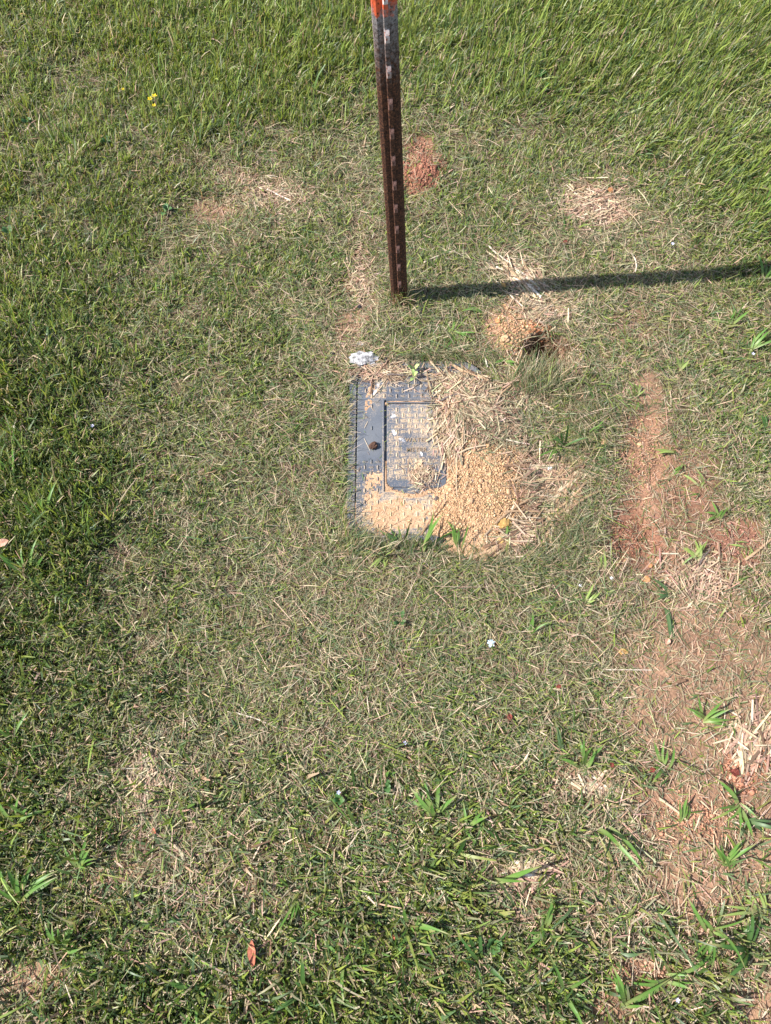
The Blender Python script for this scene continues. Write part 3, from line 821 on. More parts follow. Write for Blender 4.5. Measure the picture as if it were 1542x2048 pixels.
# ------------------------------------------------------------------ straw stalks, each a thing
def stalk_mesh(seed, bend, m):
    r_ = np.random.default_rng(seed); K = 6; ns = 6; v = []; f = []
    for k in range(K+1):
        t = k/K; x = t-.5
        yb = bend*(1-4*(t-.5)**2)+r_.normal(0, .004); zb = r_.normal(0, .25)
        ww = 1-.25*t
        for s in range(ns):
            a = 2*math.pi*s/ns
            v.append((x+(r_.normal(0, .02) if k in (0, K) else 0), yb, 0, math.cos(a)*ww, math.sin(a)*ww*.55, zb))
    for k in range(K):
        for s in range(ns):
            j = (s+1) % ns; f.append((k*ns+s, k*ns+j, (k+1)*ns+j, (k+1)*ns+s))
    f.append(tuple(range(ns-1, -1, -1))); f.append(tuple(K*ns+s for s in range(ns)))
    return v, f
def stalk(x0, y0, x1, y1, w, mi, label, group=None, bend=0., lift=.001, name='straw_stalk', cat='straw', seed=None, ends=None):
    """a dry stalk lying between two points picked on the photo"""
    a = np.array(G(x0, y0)); b = np.array(G(x1, y1)); c = (a+b)/2; L = float(np.hypot(*(b-a)))
    sd = int(rng.integers(1, 9999)) if seed is None else seed
    v, f = stalk_mesh(sd, bend, None)
    vv = [(p[0]*L, p[1]*L+p[3]*w*.5, p[5]*w*.5*.3+p[4]*w*.5) for p in v]
    za = sz(*a); zb = sz(*b); zc = sz(*c)
    base = max((za+zb)/2, zc)+w*.3+lift
    me = pyd(name, vv, f, M_straw[mi] if isinstance(mi, int) else mi)
    tl = max(-.25, min(.25, math.atan2(zb-za, L)))
    o = obj(name, me, None, (c[0], c[1], base), (0, -tl, math.atan2(b[1]-a[1], b[0]-a[0])))
    return tag(o, label, cat, group)
def cluster(label, group, cx, cy, rx, ry, n, dr, sp_, l0, w0, mis, rot=0, lift=.004):
    for _ in range(n):
        q = rng.normal(0, .5, 2); c_, s_ = math.cos(R(rot)), math.sin(R(rot))
        x = cx+q[0]*rx*c_-q[1]*ry*s_; y = cy+q[0]*rx*s_+q[1]*ry*c_
        a = R(dr+rng.normal(0, sp_)); l = l0*rng.lognormal(0, .3)*.5
        stalk(x-l*math.cos(a), y+l*math.sin(a), x+l*math.cos(a), y-l*math.sin(a), w0*rng.lognormal(0, .25),
              int(rng.choice(mis)), label, group, rng.normal(0, .03), rng.random()*lift)
cluster('bleached straw stalk in the fan of straw crossed by the post shadow', 'straw fan crossed by the post shadow', 1048, 562, 44, 26, 38, -40, 12, 54, .0042, [0, 0, 3, 3, 1], 40, .006)
cluster('pale straw stalk in the small patch behind the shadow, right of the post', 'straw patch behind the shadow', 1188, 410, 54, 32, 18, 15, 55, 44, .0034, [0, 3, 1, 1], 0, .004)
cluster('tan straw stalk in the heap over the upper right corner of the lid', 'straw heap over the upper right of the lid', 945, 785, 80, 42, 28, -35, 30, 52, .0032, [1, 1, 0, 2, 2], 25, .003)
cluster('tan straw stalk slanting up in the heap beside the reader lid corner', 'straw heap over the upper right of the lid', 915, 800, 30, 30, 16, 48, 12, 58, .0036, [0, 1, 0])
cluster('short straw stalk lying lengthwise beside the right edge of the reader lid', 'straw along the reader lid edge', 918, 852, 14, 34, 9, 86, 9, 50, .0034, [0, 1, 1])
cluster('brown straw stalk standing in the bunch between the lid corner and the hole', 'straw bunch beside the hole', 1037, 762, 22, 30, 12, 75, 18, 52, .0040, [1, 2, 1])
cluster('tan straw stalk on the right border of the sand spill', 'straw on the right border of the sand', 1105, 955, 58, 50, 34, 25, 48, 58, .0044, [1, 0, 1, 2])
cluster('long straw stalk slanting along the lower right edge of the sand', 'straw on the lower right edge of the sand', 1120, 1010, 34, 48, 24, 45, 12, 84, .0052, [1, 2, 0])
cluster('straw stalk in the parallel bundle below the sand spill', 'parallel straw bundle below the sand', 1015, 1088, 30, 15, 14, 29, 5, 100, .0056, [1, 1, 2], -28)
cluster('pinkish straw stalk between the hole and the post shadow', 'straw between the hole and the shadow', 1105, 622, 48, 24, 10, -8, 40, 55, .0030, [0, 1])
cluster('thin straw stalk lying over the top left of the meter box', 'straw over the top left of the meter box', 775, 748, 60, 14, 9, 5, 45, 58, .0020, [1, 2, 0])
cluster('pale broad straw piece in the patch low right of centre', 'straw patch low right of centre', 1052, 1738, 40, 14, 10, 8, 22, 50, .0060, [0, 3])
cluster('pale straw chip in the small patch left of the bare red strip', 'straw chips left of the bare strip', 1180, 1572, 34, 14, 9, 12, 35, 38, .0055, [3, 0])
cluster('tan straw stalk lying on the bare clay at the right edge', 'straw on the clay at the right edge', 1495, 1490, 26, 40, 9, 60, 40, 50, .0040, [0, 1])
for a in [
    (828,1092,884,1008,.0040,2,'brown straw stalk slanting over the bottom edge of the lid',.0),
    (914,915,968,900,.0040,0,'pale curved straw stalk lying alone on the sand beside the reader lid',.06),
    (1010,886,1050,892,.0030,3,'thin bleached stalk on the upper right of the sand'),
    (986,1056,1062,1000,.0046,1,'long tan stalk crossing the right side of the sand',.03),
    (1006,1032,1082,1028,.0046,1,'level tan stalk crossing the lower right border of the sand'),
    (1014,1043,1092,1064,.0040,0,'pale stalk sloping down right of the ochre stone'),
    (912,918,912,1004,.0016,0,'thin upright straw line on the middle of the sand'),
    (518,803,580,803,.0040,1,'level brown stalk in the lawn left of the meter box'),
    (246,862,250,897,.0050,0,'short pale stalk standing in the left lawn'),
    (133,798,158,834,.0028,3,'thin pale stem slanting in the upper left lawn'),
    (534,378,582,404,.0045,3,'pale grey stalk on the dry patch left of the post'),
    (455,1422,560,1460,.0026,3,'long whitish seed stem in the lawn below left of the box',.04),
    (588,1202,642,1268,.0022,0,'thin pale stem slanting across the dry grass below left of the box'),
    (848,530,908,506,.0032,3,'pale stalk lying just right of the post foot',.04),
    (1316,1596,1372,1640,.0046,0,'long pale stalk on the bare clay low at the right'),
    (1394,1668,1440,1714,.0038,1,'tan stalk beside the tuft on the lower bare clay'),
    (1490,1120,1542,1078,.0055,1,'broad tan stalk at the right edge beside the dark soil'),
    (1266,1208,1210,1212,.0020,0,'thin stem under the dark blades at the bare strip'),
    (1060,1142,1210,1142,.0014,0,'very thin level stem below the box at the right'),
    (1210,1340,1300,1341,.0022,3,'thin white level stem in the lower right lawn'),
    (1018,1870,1030,1925,.0040,3,'short whitish stick in the lower middle lawn',.04),
    (1166,1846,1156,1900,.0022,1,'thin orange stem near the bottom of the lawn',.05),
    (696,742,672,775,.0040,1,'tan stalk leaning on the top left corner of the box'),
    (860,728,888,760,.0045,0,'pale stalk on the top edge of the box right of the green leaf'),
    (905,735,968,762,.0040,1,'long tan stalk sloping across the upper edge of the box'),
    (968,716,974,738,.0040,3,'short bleached stalk at the upper right corner of the box'),
    (640,1300,690,1352,.0022,0,'thin pale stem slanting below the box'),
    (1090,455,1062,470,.0040,1,'curved tan stalk left of the straw patch behind the shadow',.2),
    (1262,508,1270,545,.0036,3,'short white curved stalk right of the shadow fan',.12),
    (1064,800,1112,822,.0042,0,'tan stalk right of the straw heap near the hole'),
    (290,1905,320,1950,.0050,0,'pale curled stalk beside the bottom left clay patch',.15),
    (350,1690,370,1712,.0060,0,'broad pale stalk in the dry grass at the lower left'),
]:
    stalk(*a[:4], a[4], a[5], a[6], None, a[7] if len(a) > 7 else rng.normal(0, .02), .004)
for x0, y0, x1, y1, w_, lb in [(168,386,198,366,.007,'dark forked twig in the grass at the upper left'),(774,756,806,757,.0045,'dark charred twig on the top of the meter box'),
                           (880,808,912,798,.005,'dark brown twig poking out of the straw at the reader lid corner'),(1340,1372,1366,1362,.006,'short grey twig on the bare ground right of centre'),
                           (446,1926,492,1878,.005,'dark twig beside the red leaf at the lower left'),(1398,1130,1420,1100,.004,'dark broken twig on the dark soil at the right')]:
    stalk(x0, y0, x1, y1, w_, M_twig if 'grey' not in lb else M_straw[2], lb, None, .05, .006, 'twig', 'twig')

# ------------------------------------------------------------------ coarse grass tufts
def blade_mesh(seed, curl, width, c0, c1):
    """one coarse blade with a fold along its middle, unit length along +x rising"""
    r_ = np.random.default_rng(seed); K = 8; v = []; f = []; cc = []
    x = z = 0.; a = r_.uniform(.3, .75)
    ys = r_.normal(0, .10)
    for k in range(K+1):
        t = k/K
        ww = width*(.55+.45*min(1, t*4))*(1-max(0, (t-.45)/.55)**1.6*.92)
        yb = ys*t*t; fold = ww*.35
        v += [(x, yb-ww, z+fold*.6), (x, yb, z), (x, yb+ww, z+fold*.6)]
        c = np.array(c0)*(1-min(1, t*1.8))+np.array(c1)*min(1, t*1.8)
        if t > .85: c = c*.4+np.array([.34, .27, .13])*.6
        cc += [c*.9, c*1.15, c*.95]
        x += math.cos(a)/K; z += math.sin(a)/K; a -= curl/K*(1+.5*t)
    for k in range(K):
        for j in (0, 1): f.append((k*3+j, k*3+j+1, k*3+j+4, k*3+j+3))
    return raw('blade', np.array(v), np.array(f), M_grass, np.array(cc), True)
TONES = {'fresh': ((.30,.33,.13), (.115,.235,.045)), 'dark': ((.09,.13,.04), (.060,.135,.032)), 'lime': ((.42,.40,.22), (.25,.34,.09)), 'blue': ((.12,.17,.07), (.085,.150,.060)), 'pale': ((.50,.40,.25), (.42,.46,.16))}
BM = {k: [blade_mesh(s*7+len(k), c, .035+.008*(s % 3), *TONES[k]) for s, c in enumerate((.5, .9, 1.3, .7, 1.1, .2))] for k in TONES}
def tuft(px_, py_, n, L, tone, label, dr=None, sp_=180, w=1., group=None, flat=0):
    x, y = G(px_, py_); z = sz(x, y)
    L *= 1.12; n = int(n*1.25+.5)
    e = empty('grass_tuft', (float(x), float(y), z+.003)); tag(e, label, 'grass tuft', group)
    for k in range(n):
        a = rng.uniform(-180, 180) if dr is None else dr+rng.uniform(-sp_, sp_)
        l = L*rng.uniform(.35, 1.15); me = BM[tone][int(rng.integers(0, 6))]
        o = obj('blade', me, e, (rng.normal(0, .003), rng.normal(0, .003), -.001), (rng.normal(0, .25), rng.uniform(-.7, .15)*(1-flat)+flat*.35, R(a)), (l, l*w*(.055/l)**.6, l))
    return e
T = [(805,1100,5,.062,'dark','dark green tuft growing at the bottom left edge of the lid',100,60,.9),
     (845,1105,4,.085,'fresh','long green blade tuft leaning right over the bottom edge of the lid',52,25,.9),
     (917,1098,5,.055,'fresh','upright green tuft at the lower edge of the sand',95,22,1),
     (770,1112,4,.040,'lime','small lime green tuft below the bottom left of the lid',None,180,1),
     (1008,1075,3,.028,'fresh','tiny green sprout below the ochre stone',90,30,1),
     (905,668,8,.045,'fresh','bright green tuft between the post and the meter box',None,180,1),
     (965,632,4,.050,'fresh','green tuft leaning left beside the clay mound',170,30,1),
     (1012,722,4,.026,'fresh','small bright green sprig below the clay mound',None,180,1.2),
     (1128,890,7,.050,'dark','dark green tuft right of the straw heap',None,180,1.1),
     (1118,896,3,.075,'fresh','long green blades reaching down to the right of the sand',222,14,.9),
     (1180,868,4,.036,'fresh','green tuft above the top of the bare clay strip',10,60,1),
     (1275,790,7,.038,'lime','pale lime tuft at the head of the bare clay strip',110,80,1.1),
     (1272,808,3,.030,'fresh','small green blades just under the lime tuft',260,25,1),
     (1268,690,3,.030,'lime','yellow green blades at the upper right of the hole',150,30,1.2),
     (1362,740,6,.028,'lime','clump of pale lime stubs right of the clay strip head',100,60,1.2),
     (1352,902,4,.042,'lime','flat lime green blades pointing left over the bare strip',172,8,1.3),
     (1362,928,5,.036,'fresh','green tuft pointing down left at the middle of the bare strip',238,25,1.1),
     (1402,968,3,.036,'lime','forked lime tuft right of the bare strip',100,45,1.1),
     (1400,985,2,.030,'fresh','pair of small blades below the forked lime tuft',200,40,1),
     (1435,1035,6,.038,'fresh','green tuft above the dark soil at the right',150,90,1.1),
     (1395,1118,8,.036,'lime','upright lime tuft beside the dark soil at the right',90,50,1.2),
     (1368,1138,4,.030,'fresh','green tuft left of the upright lime tuft',None,180,1.1),
     (1498,1090,4,.034,'lime','pale tuft on the dark soil at the right edge',250,80,1),
     (1340,1190,2,.060,'blue','dark blue green cut blade lying at the foot of the bare strip',192,8,1.3),
     (1302,1158,2,.050,'blue','blue green blade standing at the foot of the bare strip',285,12,1.2),
     (1330,1215,3,.070,'blue','long dark blades running down below the bare strip',280,14,1.1),
     (1200,1140,3,.034,'lime','small V shaped lime sprout left of the bare strip',95,35,1.1),
     (1170,1205,7,.036,'lime','bright tuft in the lawn below the sand at the right',50,70,1),
     (1110,1205,4,.032,'fresh','green tuft below the straw bundle',200,60,1),
     (1405,1440,10,.045,'fresh','dense green tuft in the thin lawn at the right',60,100,1),
     (1165,1535,9,.055,'fresh','strong green tuft above the pale straw chips',110,60,1.2),
     (1122,1512,3,.060,'blue','blue green blades left of the strong tuft',120,18,1.2),
     (1325,1535,7,.045,'fresh','green tuft at the upper rim of the lower bare clay',120,90,1.1),
     (1200,1650,2,.100,'fresh','long broad green blade lying across the lower right lawn',-43,5,1.3),
     (1362,1640,5,.040,'fresh','green sprout in the middle of the lower bare clay',90,35,1.1),
     (1452,1730,9,.050,'fresh','spiky green tuft below the lower bare clay',90,70,1.1),
     (1480,1610,8,.050,'fresh','green tuft right of the lower bare clay',None,180,1.2),
     (990,1765,2,.085,'fresh','long curved green blades in front of the pale straw patch',20,20,1.2),
     (870,1630,6,.070,'fresh','green tuft with long blades left of the pale straw patch',100,60,1.1),
     (930,1660,6,.060,'fresh','wide green tuft in the lower middle lawn',None,180,1.1),
     (1000,1690,6,.050,'dark','dark green tuft above the pale straw patch',160,80,1),
     (1090,1855,7,.055,'fresh','green tuft below the pale straw patch',None,180,1.1),
     (1220,1900,3,.055,'blue','bluish broad blades near the bottom of the lawn',10,20,1.4),
     (1250,2010,6,.080,'fresh','tall green tuft at the bottom edge beside the clay patch',90,45,1.2),
     (1420,1860,8,.075,'fresh','arching green tuft at the lower right',None,180,1.2),
     (1500,1900,8,.080,'dark','dense dark green tuft at the lower right edge',130,90,1.2),
     (1340,1960,8,.070,'fresh','green tuft near the bottom right corner',None,180,1.2),
     (1130,1980,8,.065,'fresh','green tuft on the bottom edge right of centre',None,180,1.1),
     (960,1920,9,.065,'dark','dark tuft in the bottom middle lawn',None,180,1.1),
     (820,1850,9,.060,'fresh','green tuft in the lower middle left of the whitish stick',None,180,1.1),
     (690,1930,10,.065,'fresh','green tuft right of the red leaf',None,180,1.1),
     (610,1990,10,.070,'dark','dark green tuft at the bottom, left of centre',None,180,1.1),
     (400,1990,9,.060,'fresh','green tuft at the bottom, left of the red leaf',None,180,1.1),
     (590,1800,5,.055,'fresh','long curved green blades above right of the red leaf',300,30,1.1),
     (330,1850,6,.055,'blue','bluish tuft left of the red leaf',60,70,1.1),
     (120,1900,7,.060,'fresh','broad tuft at the lower left beside the clay patch',80,90,1.2),
     (40,1800,10,.075,'fresh','tall bright tuft at the lower left edge',80,60,1.2),
     (30,1650,9,.070,'fresh','tall bright tuft on the left edge below the middle',80,60,1),
     (160,1740,7,.050,'fresh','green tuft left of the dry grass at the lower left',80,70,1),
     (25,1480,9,.065,'fresh','tall bright tuft on the left edge level with the whitish seed stem',80,70,1),
     (60,1150,10,.070,'fresh','tall green tuft below the brown leaf at the left edge',100,60,.9),
     (90,1040,12,.075,'fresh','large tall tuft on the left edge level with the lid bottom',110,50,.9),
     (30,950,10,.070,'fresh','tall tuft on the left edge level with the reader lid',110,60,.9),
     (170,1080,4,.055,'blue','bluish blades leaning right beside the tall left edge tuft',35,20,1),
     (110,690,3,.05,'blue','broad bluish blade in the upper left lawn',130,25,1.3),
     (60,590,4,.045,'blue','bluish tuft at the upper left edge',120,40,1.2),
     (1500,700,9,.065,'fresh','long green tuft leaning up on the right edge level with the hole',50,25,1),
     (1460,650,6,.050,'fresh','green tuft left of the long right edge tuft',90,70,1),
     (1530,560,7,.060,'fresh','green tuft at the right end of the post shadow',70,50,1),
     (1520,430,9,.060,'fresh','green tuft on the right edge above the post shadow',80,50,1),
     (1540,860,7,.045,'dark','dark tuft on the right edge level with the lid',120,80,1),
     (1130,440,4,.032,'dark','small dark tuft at the lower left of the straw patch behind the shadow',None,180,1),
     (1490,1640,5,.055,'blue','bluish blades at the right edge beside the lower bare clay',0,40,1.1),
     (1525,1830,6,.060,'lime','lime tuft at the lower right edge',140,70,1.1),
     (770,1560,4,.035,'fresh','small fresh sprig in the lawn below the box',None,180,1.3),
     (1060,1270,4,.045,'fresh','green blades below the blue white scrap',60,40,1),
     (1190,1360,4,.042,'dark','dark green blades above the long pale level stem',None,180,1)]
for a in T: tuft(*a[:6], dr=a[6], sp_=a[7], w=a[8])

# ------------------------------------------------------------------ stones, scraps, leaves
def rock(seed, rough_=.22, flat=.7, sub=2):
    import bmesh
    bm = bmesh.new(); bmesh.ops.create_icosphere(bm, subdivisions=sub, radius=1); r_ = np.random.default_rng(seed)
    o1 = r_.uniform(0, 50, 3)
    for v_ in bm.verts:
        p = v_.co; q = np.array([p.x*1.4+o1[0], p.y*1.4+p.z*1.1+o1[1]])
        k_ = 1+rough_*float(fbm(q[:1], q[1:], 1.1, seed, 3)[0])*2+r_.normal(0, rough_*.18)
        v_.co = p*k_; v_.co.z *= flat
    me = bpy.data.meshes.new('rock'); bm.to_mesh(me); bm.free(); return me
def lump(name, px_, py_, r, m, label, cat, ell=1., ang=0, flat=.7, rough_=.22, seed=1, up=.2, group=None):
    x, y = G(px_, py_); z = sz(x, y); me = rock(seed, rough_, flat, 3); me.materials.append(m); me.name = name
    me.transform(Matrix.Diagonal((r*ell, r/ell**.5, r, 1)))
    o = obj(name, me, None, (float(x), float(y), z+r*up), (rng.normal(0, .1), rng.normal(0, .1), R(ang)))
    return tag(o, label, cat, group)
lump('ash_lump', 736, 727, .019, M_ash, 'crusted white and grey ash lump on the top left corner of the meter box', 'ash', 1.7, 5, .45, .5, 3, .1)
lump('ash_lump', 720, 690, .0070, M_ash, 'small white ash crumb in the grass above the meter box', 'ash', 1.3, 20, .6, .35, 4)
lump('charcoal_lump', 719, 603, .0055, M_char, 'black charred lump left of the post foot', 'charcoal', 1.1, 60, .8, .3, 5, .5)
lump('charcoal_lump', 719, 616, .0042, M_char, 'smaller black charred lump just below the one left of the post foot', 'charcoal', 1.1, 60, .8, .3, 15, .5)
lump('charcoal_lump', 667, 710, .0055, M_char, 'round black charred lump left of the white ash', 'charcoal', 1., 0, .9, .3, 6, .5)
lump('charcoal_lump', 842, 625, .0058, M_char, 'black charred lump below right of the post foot', 'charcoal', 1., 0, .8, .35, 7, .5)
lump('charcoal_lump', 840, 668, .0052, M_char, 'long black charred sliver between the post and the box', 'charcoal', 2., 80, .6, .3, 8, .5)
lump('charcoal_lump', 771, 727, .0060, M_char, 'black charred flake against the right end of the ash lump', 'charcoal', 1.5, 85, .6, .3, 9, .4)
lump('charcoal_lump', 717, 752, .0048, M_char, 'black charred flake on the rim below the ash lump', 'charcoal', 1.6, 80, .5, .3, 10, .4)
lump('soil_clod', 747, 896, .0080, simple('dark_brown_clod', (.05, .025, .018), (.16, .085, .055), 200), 'dark brown clod lying on the left side of the lid', 'clod', 1.1, 60, .75, .35, 11, .4)
lump('soil_clod', 1008, 685, .0085, M_tansto, 'tan clod on the face of the clay mound', 'clod', 1.1, 20, .8, .25, 12, .4)
lump('soil_clod', 994, 646, .0060, M_claystone, 'small orange clod at the top left of the clay mound', 'clod', 1.1, 0, .8, .25, 13, .4)
lump('stone', 1006, 1054, .0125, M_ochre, 'ochre yellow stone at the lower right of the sand', 'stone', 1.1, 10, .6, .25, 14, .3)
lump('stone', 998, 1085, .0065, M_ochre, 'small orange stone below the ochre stone', 'stone', 1.1, 30, .7, .25, 16, .4)
lump('stone', 1291, 1159, .0065, M_claystone, 'orange pebble at the foot of the bare clay strip', 'stone', 1.3, 15, .6, .2, 17, .4)
lump('stone', 1234, 1131, .0045, M_claystone, 'tiny orange pebble at the lower left of the bare strip', 'stone', 1., 15, .6, .2, 18, .4)
lump('stone', 1303, 1130, .0042, M_claystone, 'tiny orange pebble in the lower middle of the bare strip', 'stone', 1., 15, .6, .2, 19, .4)
lump('stone', 1282, 884, .0050, M_tansto, 'tan pebble on the upper part of the bare strip', 'stone', 1.1, 15, .6, .2, 20, .4)
lump('stone', 1208, 885, .0070, M_tansto, 'tan pebble in the grass left of the bare strip', 'stone', 1.1, 50, .6, .2, 21, .4)
lump('stone', 1255, 1120, .0040, M_tansto, 'pale pebble beside the lower left of the bare strip', 'stone', 1.3, 10, .6, .2, 22, .4)
lump('soil_clod', 1222, 381, .0075, M_claystone, 'orange clod at the top of the straw patch behind the shadow', 'clod', 1., 0, .7, .25, 23, .4)
lump('soil_clod', 1247, 1303, .0070, M_ochre, 'ochre clod in the dry grass right of the blue white scrap', 'clod', 1.3, 0, .5, .25, 24, .4)
lump('soil_clod', 895, 1078, .0055, M_tansto, 'tan clod at the bottom edge of the sand beside the green tuft', 'clod', 1., 0, .7, .25, 25, .4)
for k_, (a, b, r_) in enumerate([(873, 1000, .0045), (905, 985, .0035), (940, 1010, .0052), (930, 940, .0042), (975, 925, .0046), (1000, 955, .004), (960, 968, .0044), (1015, 990, .0048)]):
    lump('sand_lump', a, b, r_, M_sand if k_ else M_twig, 'rounded damp lump on the sand spill' if k_ else 'dark lump below the rounded corner of the reader lid', 'clod', 1.1, 40*k_, .7, .3, 40+k_, .35, 'rounded lumps on the sand spill' if k_ else None)
def scrap(name, px_, py_, r, m, label, cat, seed, npt=9, ang=0, ell=1., z=.006):
    """crumpled flat scrap"""
    r_ = np.random.default_rng(seed); x, y = G(px_, py_); v = [(0, 0, .25*r)]; f = []
    for k in range(npt*2):
        a = math.pi*k/npt; q = r*(.55 if k < npt*0 else 1)*r_.uniform(.55, 1.15)
        v.append((q*math.cos(a)*ell, q*math.sin(a)/ell, r_.uniform(-.3, .45)*r))
    n = npt*2
    for k in range(n): f.append((0, 1+k, 1+(k+1) % n))
    vb = [(a, b, c-.0006) for a, b, c in v]; nf = len(v); f2 = [(c+nf, b+nf, a+nf) for a, b, c in f]
    f3 = [(1+(k+1) % n, 1+k, nf+1+k, nf+1+(k+1) % n) for k in range(n)]
    o = obj(name, pyd(name, v+vb, f+f2+f3, m), None, (float(x), float(y), sz(x, y)+z), (0, 0, R(ang)))
    return tag(o, label, cat)
scrap('litter_scrap', 982, 1287, .0085, M_pblue, 'crumpled pale blue and white scrap in the lawn below the box', 'litter', 3)
scrap('litter_scrap', 1096, 937, .0075, M_white, 'white scrap on the straw right of the sand', 'litter', 4)
scrap('litter_scrap', 843, 910, .0030, M_white, 'tiny white scrap on the reader lid below the lettering', 'litter', 5, ell=1.6, ang=110, z=.002)
scrap('litter_scrap', 1160, 1172, .0035, M_white, 'tiny white fleck in the grass below the sand', 'litter', 6)
scrap('litter_scrap', 1221, 1158, .0035, M_white, 'tiny white fleck left of the foot of the bare strip', 'litter', 7)
scrap('litter_scrap', 52, 1518, .0045, M_white, 'white fleck on the left edge in the lower lawn', 'litter', 8)
def leaf(px_, py_, L, wd, m, label, ang, cup=.25, name='dead_leaf', cat='leaf', z=.010, seed=0, group=None):
    r_ = np.random.default_rng(seed+5); x, y = G(px_, py_); K = 10; v = []; f = []
    for k in range(K+1):
        t = k/K; w_ = wd*math.sin(math.pi*min(1, t*.93+.05))**.8*(1+r_.normal(0, .08)); b = cup*.45*L*.3*math.sin(math.pi*t)-w_*.25
        v += [((t-.5)*L, -w_, b+w_*.5+r_.normal(0, .0006)), ((t-.5)*L, r_.normal(0, .0004), b), ((t-.5)*L, w_, b+w_*.4+r_.normal(0, .0006))]
    n = len(v); v += [(a, b, c-.0004) for a, b, c in v]
    for k in range(K):
        for j in (0, 1):
            q = (k*3+j, k*3+j+3, k*3+j+4, k*3+j+1); f.append(q); f.append(tuple(n+i_ for i_ in q[::-1]))
        f.append((k*3, n+k*3, n+k*3+3, k*3+3)); f.append((k*3+2, k*3+5, n+k*3+5, n+k*3+2))
    o = obj(name, pyd(name, v, f, m), None, (float(x), float(y), sz(x, y)+z), (r_.normal(0, .2), r_.normal(0, .1), R(ang)))
    return tag(o, label, cat, group)
leaf(507, 1903, .036, .0072, M_redleaf, 'oval red brown dead leaf lying in the lower left lawn', 97, .3, z=.016)
leaf(22, 1095, .022, .008, M_brleaf, 'curled light brown leaf among the tall grass at the left edge', 20, .8, z=.035, seed=2)
leaf(322, 1381, .010, .0035, M_redleaf, 'small orange leaf bit in the lawn at the left', 60, .4, seed=3)
leaf(311, 1661, .010, .0035, M_redleaf, 'small orange leaf bit in the dry grass at the lower left', 120, .4, seed=4)
leaf(1017, 1435, .011, .0045, M_dkred, 'small red leaf bit in the lawn below the blue white scrap', 80, .4, seed=5)
leaf(790, 1870, .018, .0045, M_redleaf, 'orange leaf bit near the bottom, left of the whitish stick', 30, .4, seed=6)
leaf(1219, 1530, .010, .004, M_dkred, 'dark red leaf bit beside the strong green tuft', 60, .4, seed=7)
leaf(1466, 1545, .016, .0065, M_dkred, 'dark red leaf on the clay at the lower right', 160, .5, seed=8)
leaf(1300, 1540, .010, .004, M_dkred, 'small red leaf bit above the lower bare clay', 20, .4, seed=9)
leaf(916, 1670, .010, .004, M_redleaf, 'small rusty leaf bit left of the pale straw patch', 40, .4, seed=10)
leaf(1128, 490, .010, .004, M_dkred, 'small dark red leaf bit behind the post shadow', 20, .4, seed=11)
leaf(1115, 1374, .009, .004, M_dkred, 'tiny red leaf bit in the dark grass right of centre', 20, .4, seed=12)
leaf(1330, 1285, .012, .005, M_brleaf, 'light brown leaf bit in the dry grass at the right', 60, .4, seed=13)
leaf(1452, 335, .034, .004, M_paleweed, 'yellow green leaf in the grass at the upper right', 50, .2, seed=14)
leaf(1006, 575, .014, .004, M_ochre, 'small brown leaf in the post shadow beside the straw fan', 140, .4, seed=16)
# weeds with broad leaves
def weed(px_, py_, n, L, wd, m, label, sp=6, z=.012, cat='weed'):
    x, y = G(px_, py_); e = empty('weed', (float(x), float(y), sz(x, y))); tag(e, label, cat)
    for k in range(n):
        a = 360*k/n+rng.uniform(-25, 25); r_ = np.random.default_rng(k+px_)
        K = 6; v = []; f = []
        for i_ in range(K+1):
            t = i_/K; w_ = wd*math.sin(math.pi*min(1, t*.9+.06))**.7; h_ = z*math.sin(t*1.7)
            v += [(t*L, -w_, h_+w_*.3), (t*L, 0, h_), (t*L, w_, h_+w_*.3)]
        for i_ in range(K):
            for j in (0, 1): f.append((i_*3+j, i_*3+j+3, i_*3+j+4, i_*3+j+1))
        obj('leaf', pyd('leaf', v, f, m, True), e, (rng.normal(0, .002), rng.normal(0, .002), .004+.004*rng.random()), (0, rng.uniform(-.4, .1), R(a)), rng.uniform(.75, 1.15))
    return e
weed(1072, 158, 6, .026, .009, M_weed, 'broad leaved dark green weed in the upper right lawn')
weed(1084, 184, 4, .020, .008, M_weed, 'smaller broad leaved weed just below the dark green one')
weed(60, 250, 4, .016, .006, M_weed, 'small dark weed in the grass at the upper left')
weed(215, 290, 5, .014, .006, M_weed, 'small clover like weed left of the dry patch')
weed(335, 425, 4, .016, .006, M_weed, 'pale green weed at the left end of the dry patch')
weed(827, 742, 2, .018, .0045, M_paleweed, 'pale green weed leaf lying on the top edge of the box')
weed(827, 762, 3, .015, .0042, M_paleweed, 'pale green serrated weed leaf on the lid below the upper leaf')
weed(20, 470, 5, .016, .006, M_weed, 'small round leaved weed on the left edge')
weed(775, 1575, 5, .014, .005, M_weed, 'small green weed in the lawn far below the box')
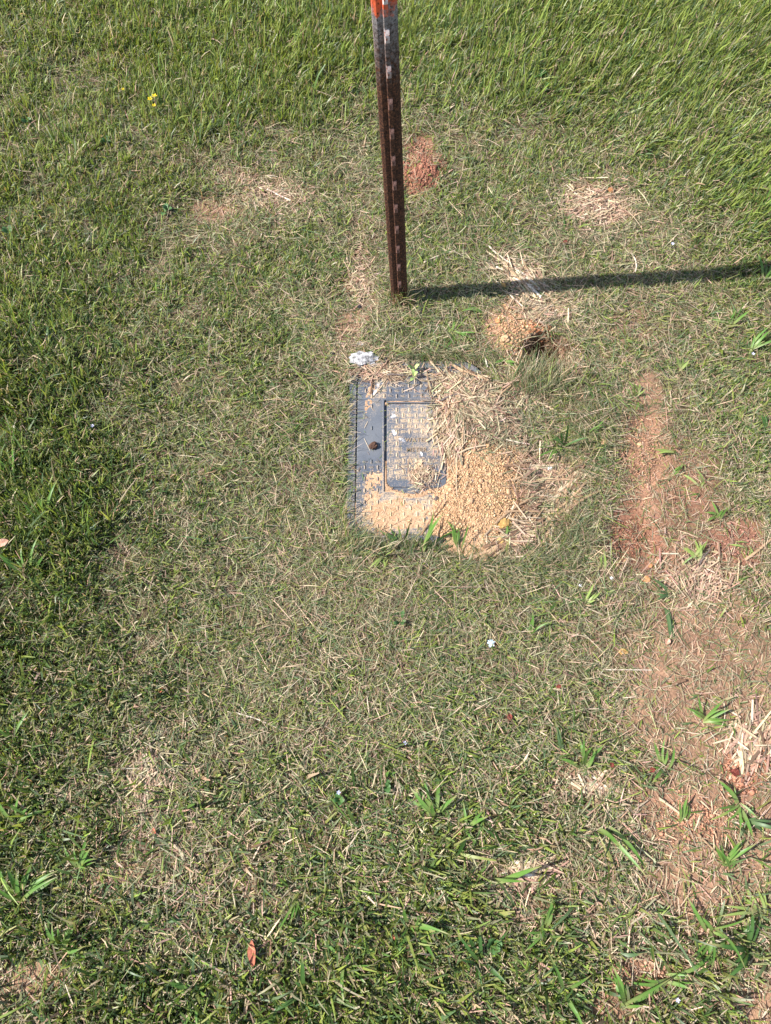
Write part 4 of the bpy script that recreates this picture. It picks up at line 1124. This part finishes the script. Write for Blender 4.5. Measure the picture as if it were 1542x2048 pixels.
weed(985, 1890, 6, .014, .006, M_weed, 'clover patch left of the whitish stick near the bottom')
weed(680, 1600, 4, .012, .005, M_weed, 'tiny weed in the lower middle lawn')
weed(800, 1240, 4, .012, .004, M_weed, 'tiny weed in the dry grass below the box')
def flower(px_, py_, m, label, r=.0048, h=.02, group=None):
    x, y = G(px_, py_, h); z = sz(x, y); e = empty('flower', (float(x), float(y), z)); tag(e, label, 'flower', group)
    v = []; f = []
    for k in range(5):
        a = 2*math.pi*k/5
        s0 = len(v)
        v += [(0, 0, h-z), (r*.8*math.cos(a-.45), r*.8*math.sin(a-.45), h-z+.001), (r*1.15*math.cos(a), r*1.15*math.sin(a), h-z+.0022), (r*.8*math.cos(a+.45), r*.8*math.sin(a+.45), h-z+.001)]
        f.append((s0, s0+1, s0+2, s0+3))
    obj('petals', pyd('petals', v, f, m), e)
    sv_ = []; sf_ = []
    for zz_ in (0, h-z):
        for k in range(4): sv_.append((.0006*math.cos(k*1.571), .0006*math.sin(k*1.571), zz_))
    for k in range(4): sf_.append((k, (k+1) % 4, 4+(k+1) % 4, 4+k))
    obj('stem', pyd('stem', sv_, sf_, M_weed), e)
flower(309, 192, M_yel, 'uppermost yellow flower of the three in the upper left lawn', .006, .025)
flower(300, 198, M_yel, 'left yellow flower of the three in the upper left lawn', .006, .022)
flower(308, 211, M_yel, 'lowest yellow flower of the three in the upper left lawn', .005, .022)
flower(246, 179, M_yel, 'small yellow flower left of the three in the upper left lawn', .004, .02)
M_vio = simple('pale_violet_petal', (.50, .48, .72), (.72, .70, .86), 100)
for a, b, t_ in [(185, 852, 'tiny pale violet flower in the left lawn'), (1506, 708, 'tiny violet flower at the right edge beside the long tuft'), (677, 1585, 'tiny violet flower in the lower middle lawn'),
                 (1481, 358, 'tiny pale flower at the right, above the post shadow'), (1345, 488, 'tiny pale flower in the grass right of the straw fan'), (810, 1486, 'tiny violet flower below the box'),
                 (1355, 2000, 'tiny violet flower near the bottom right')]:
    flower(a, b, M_vio, t_, .0034, .016)
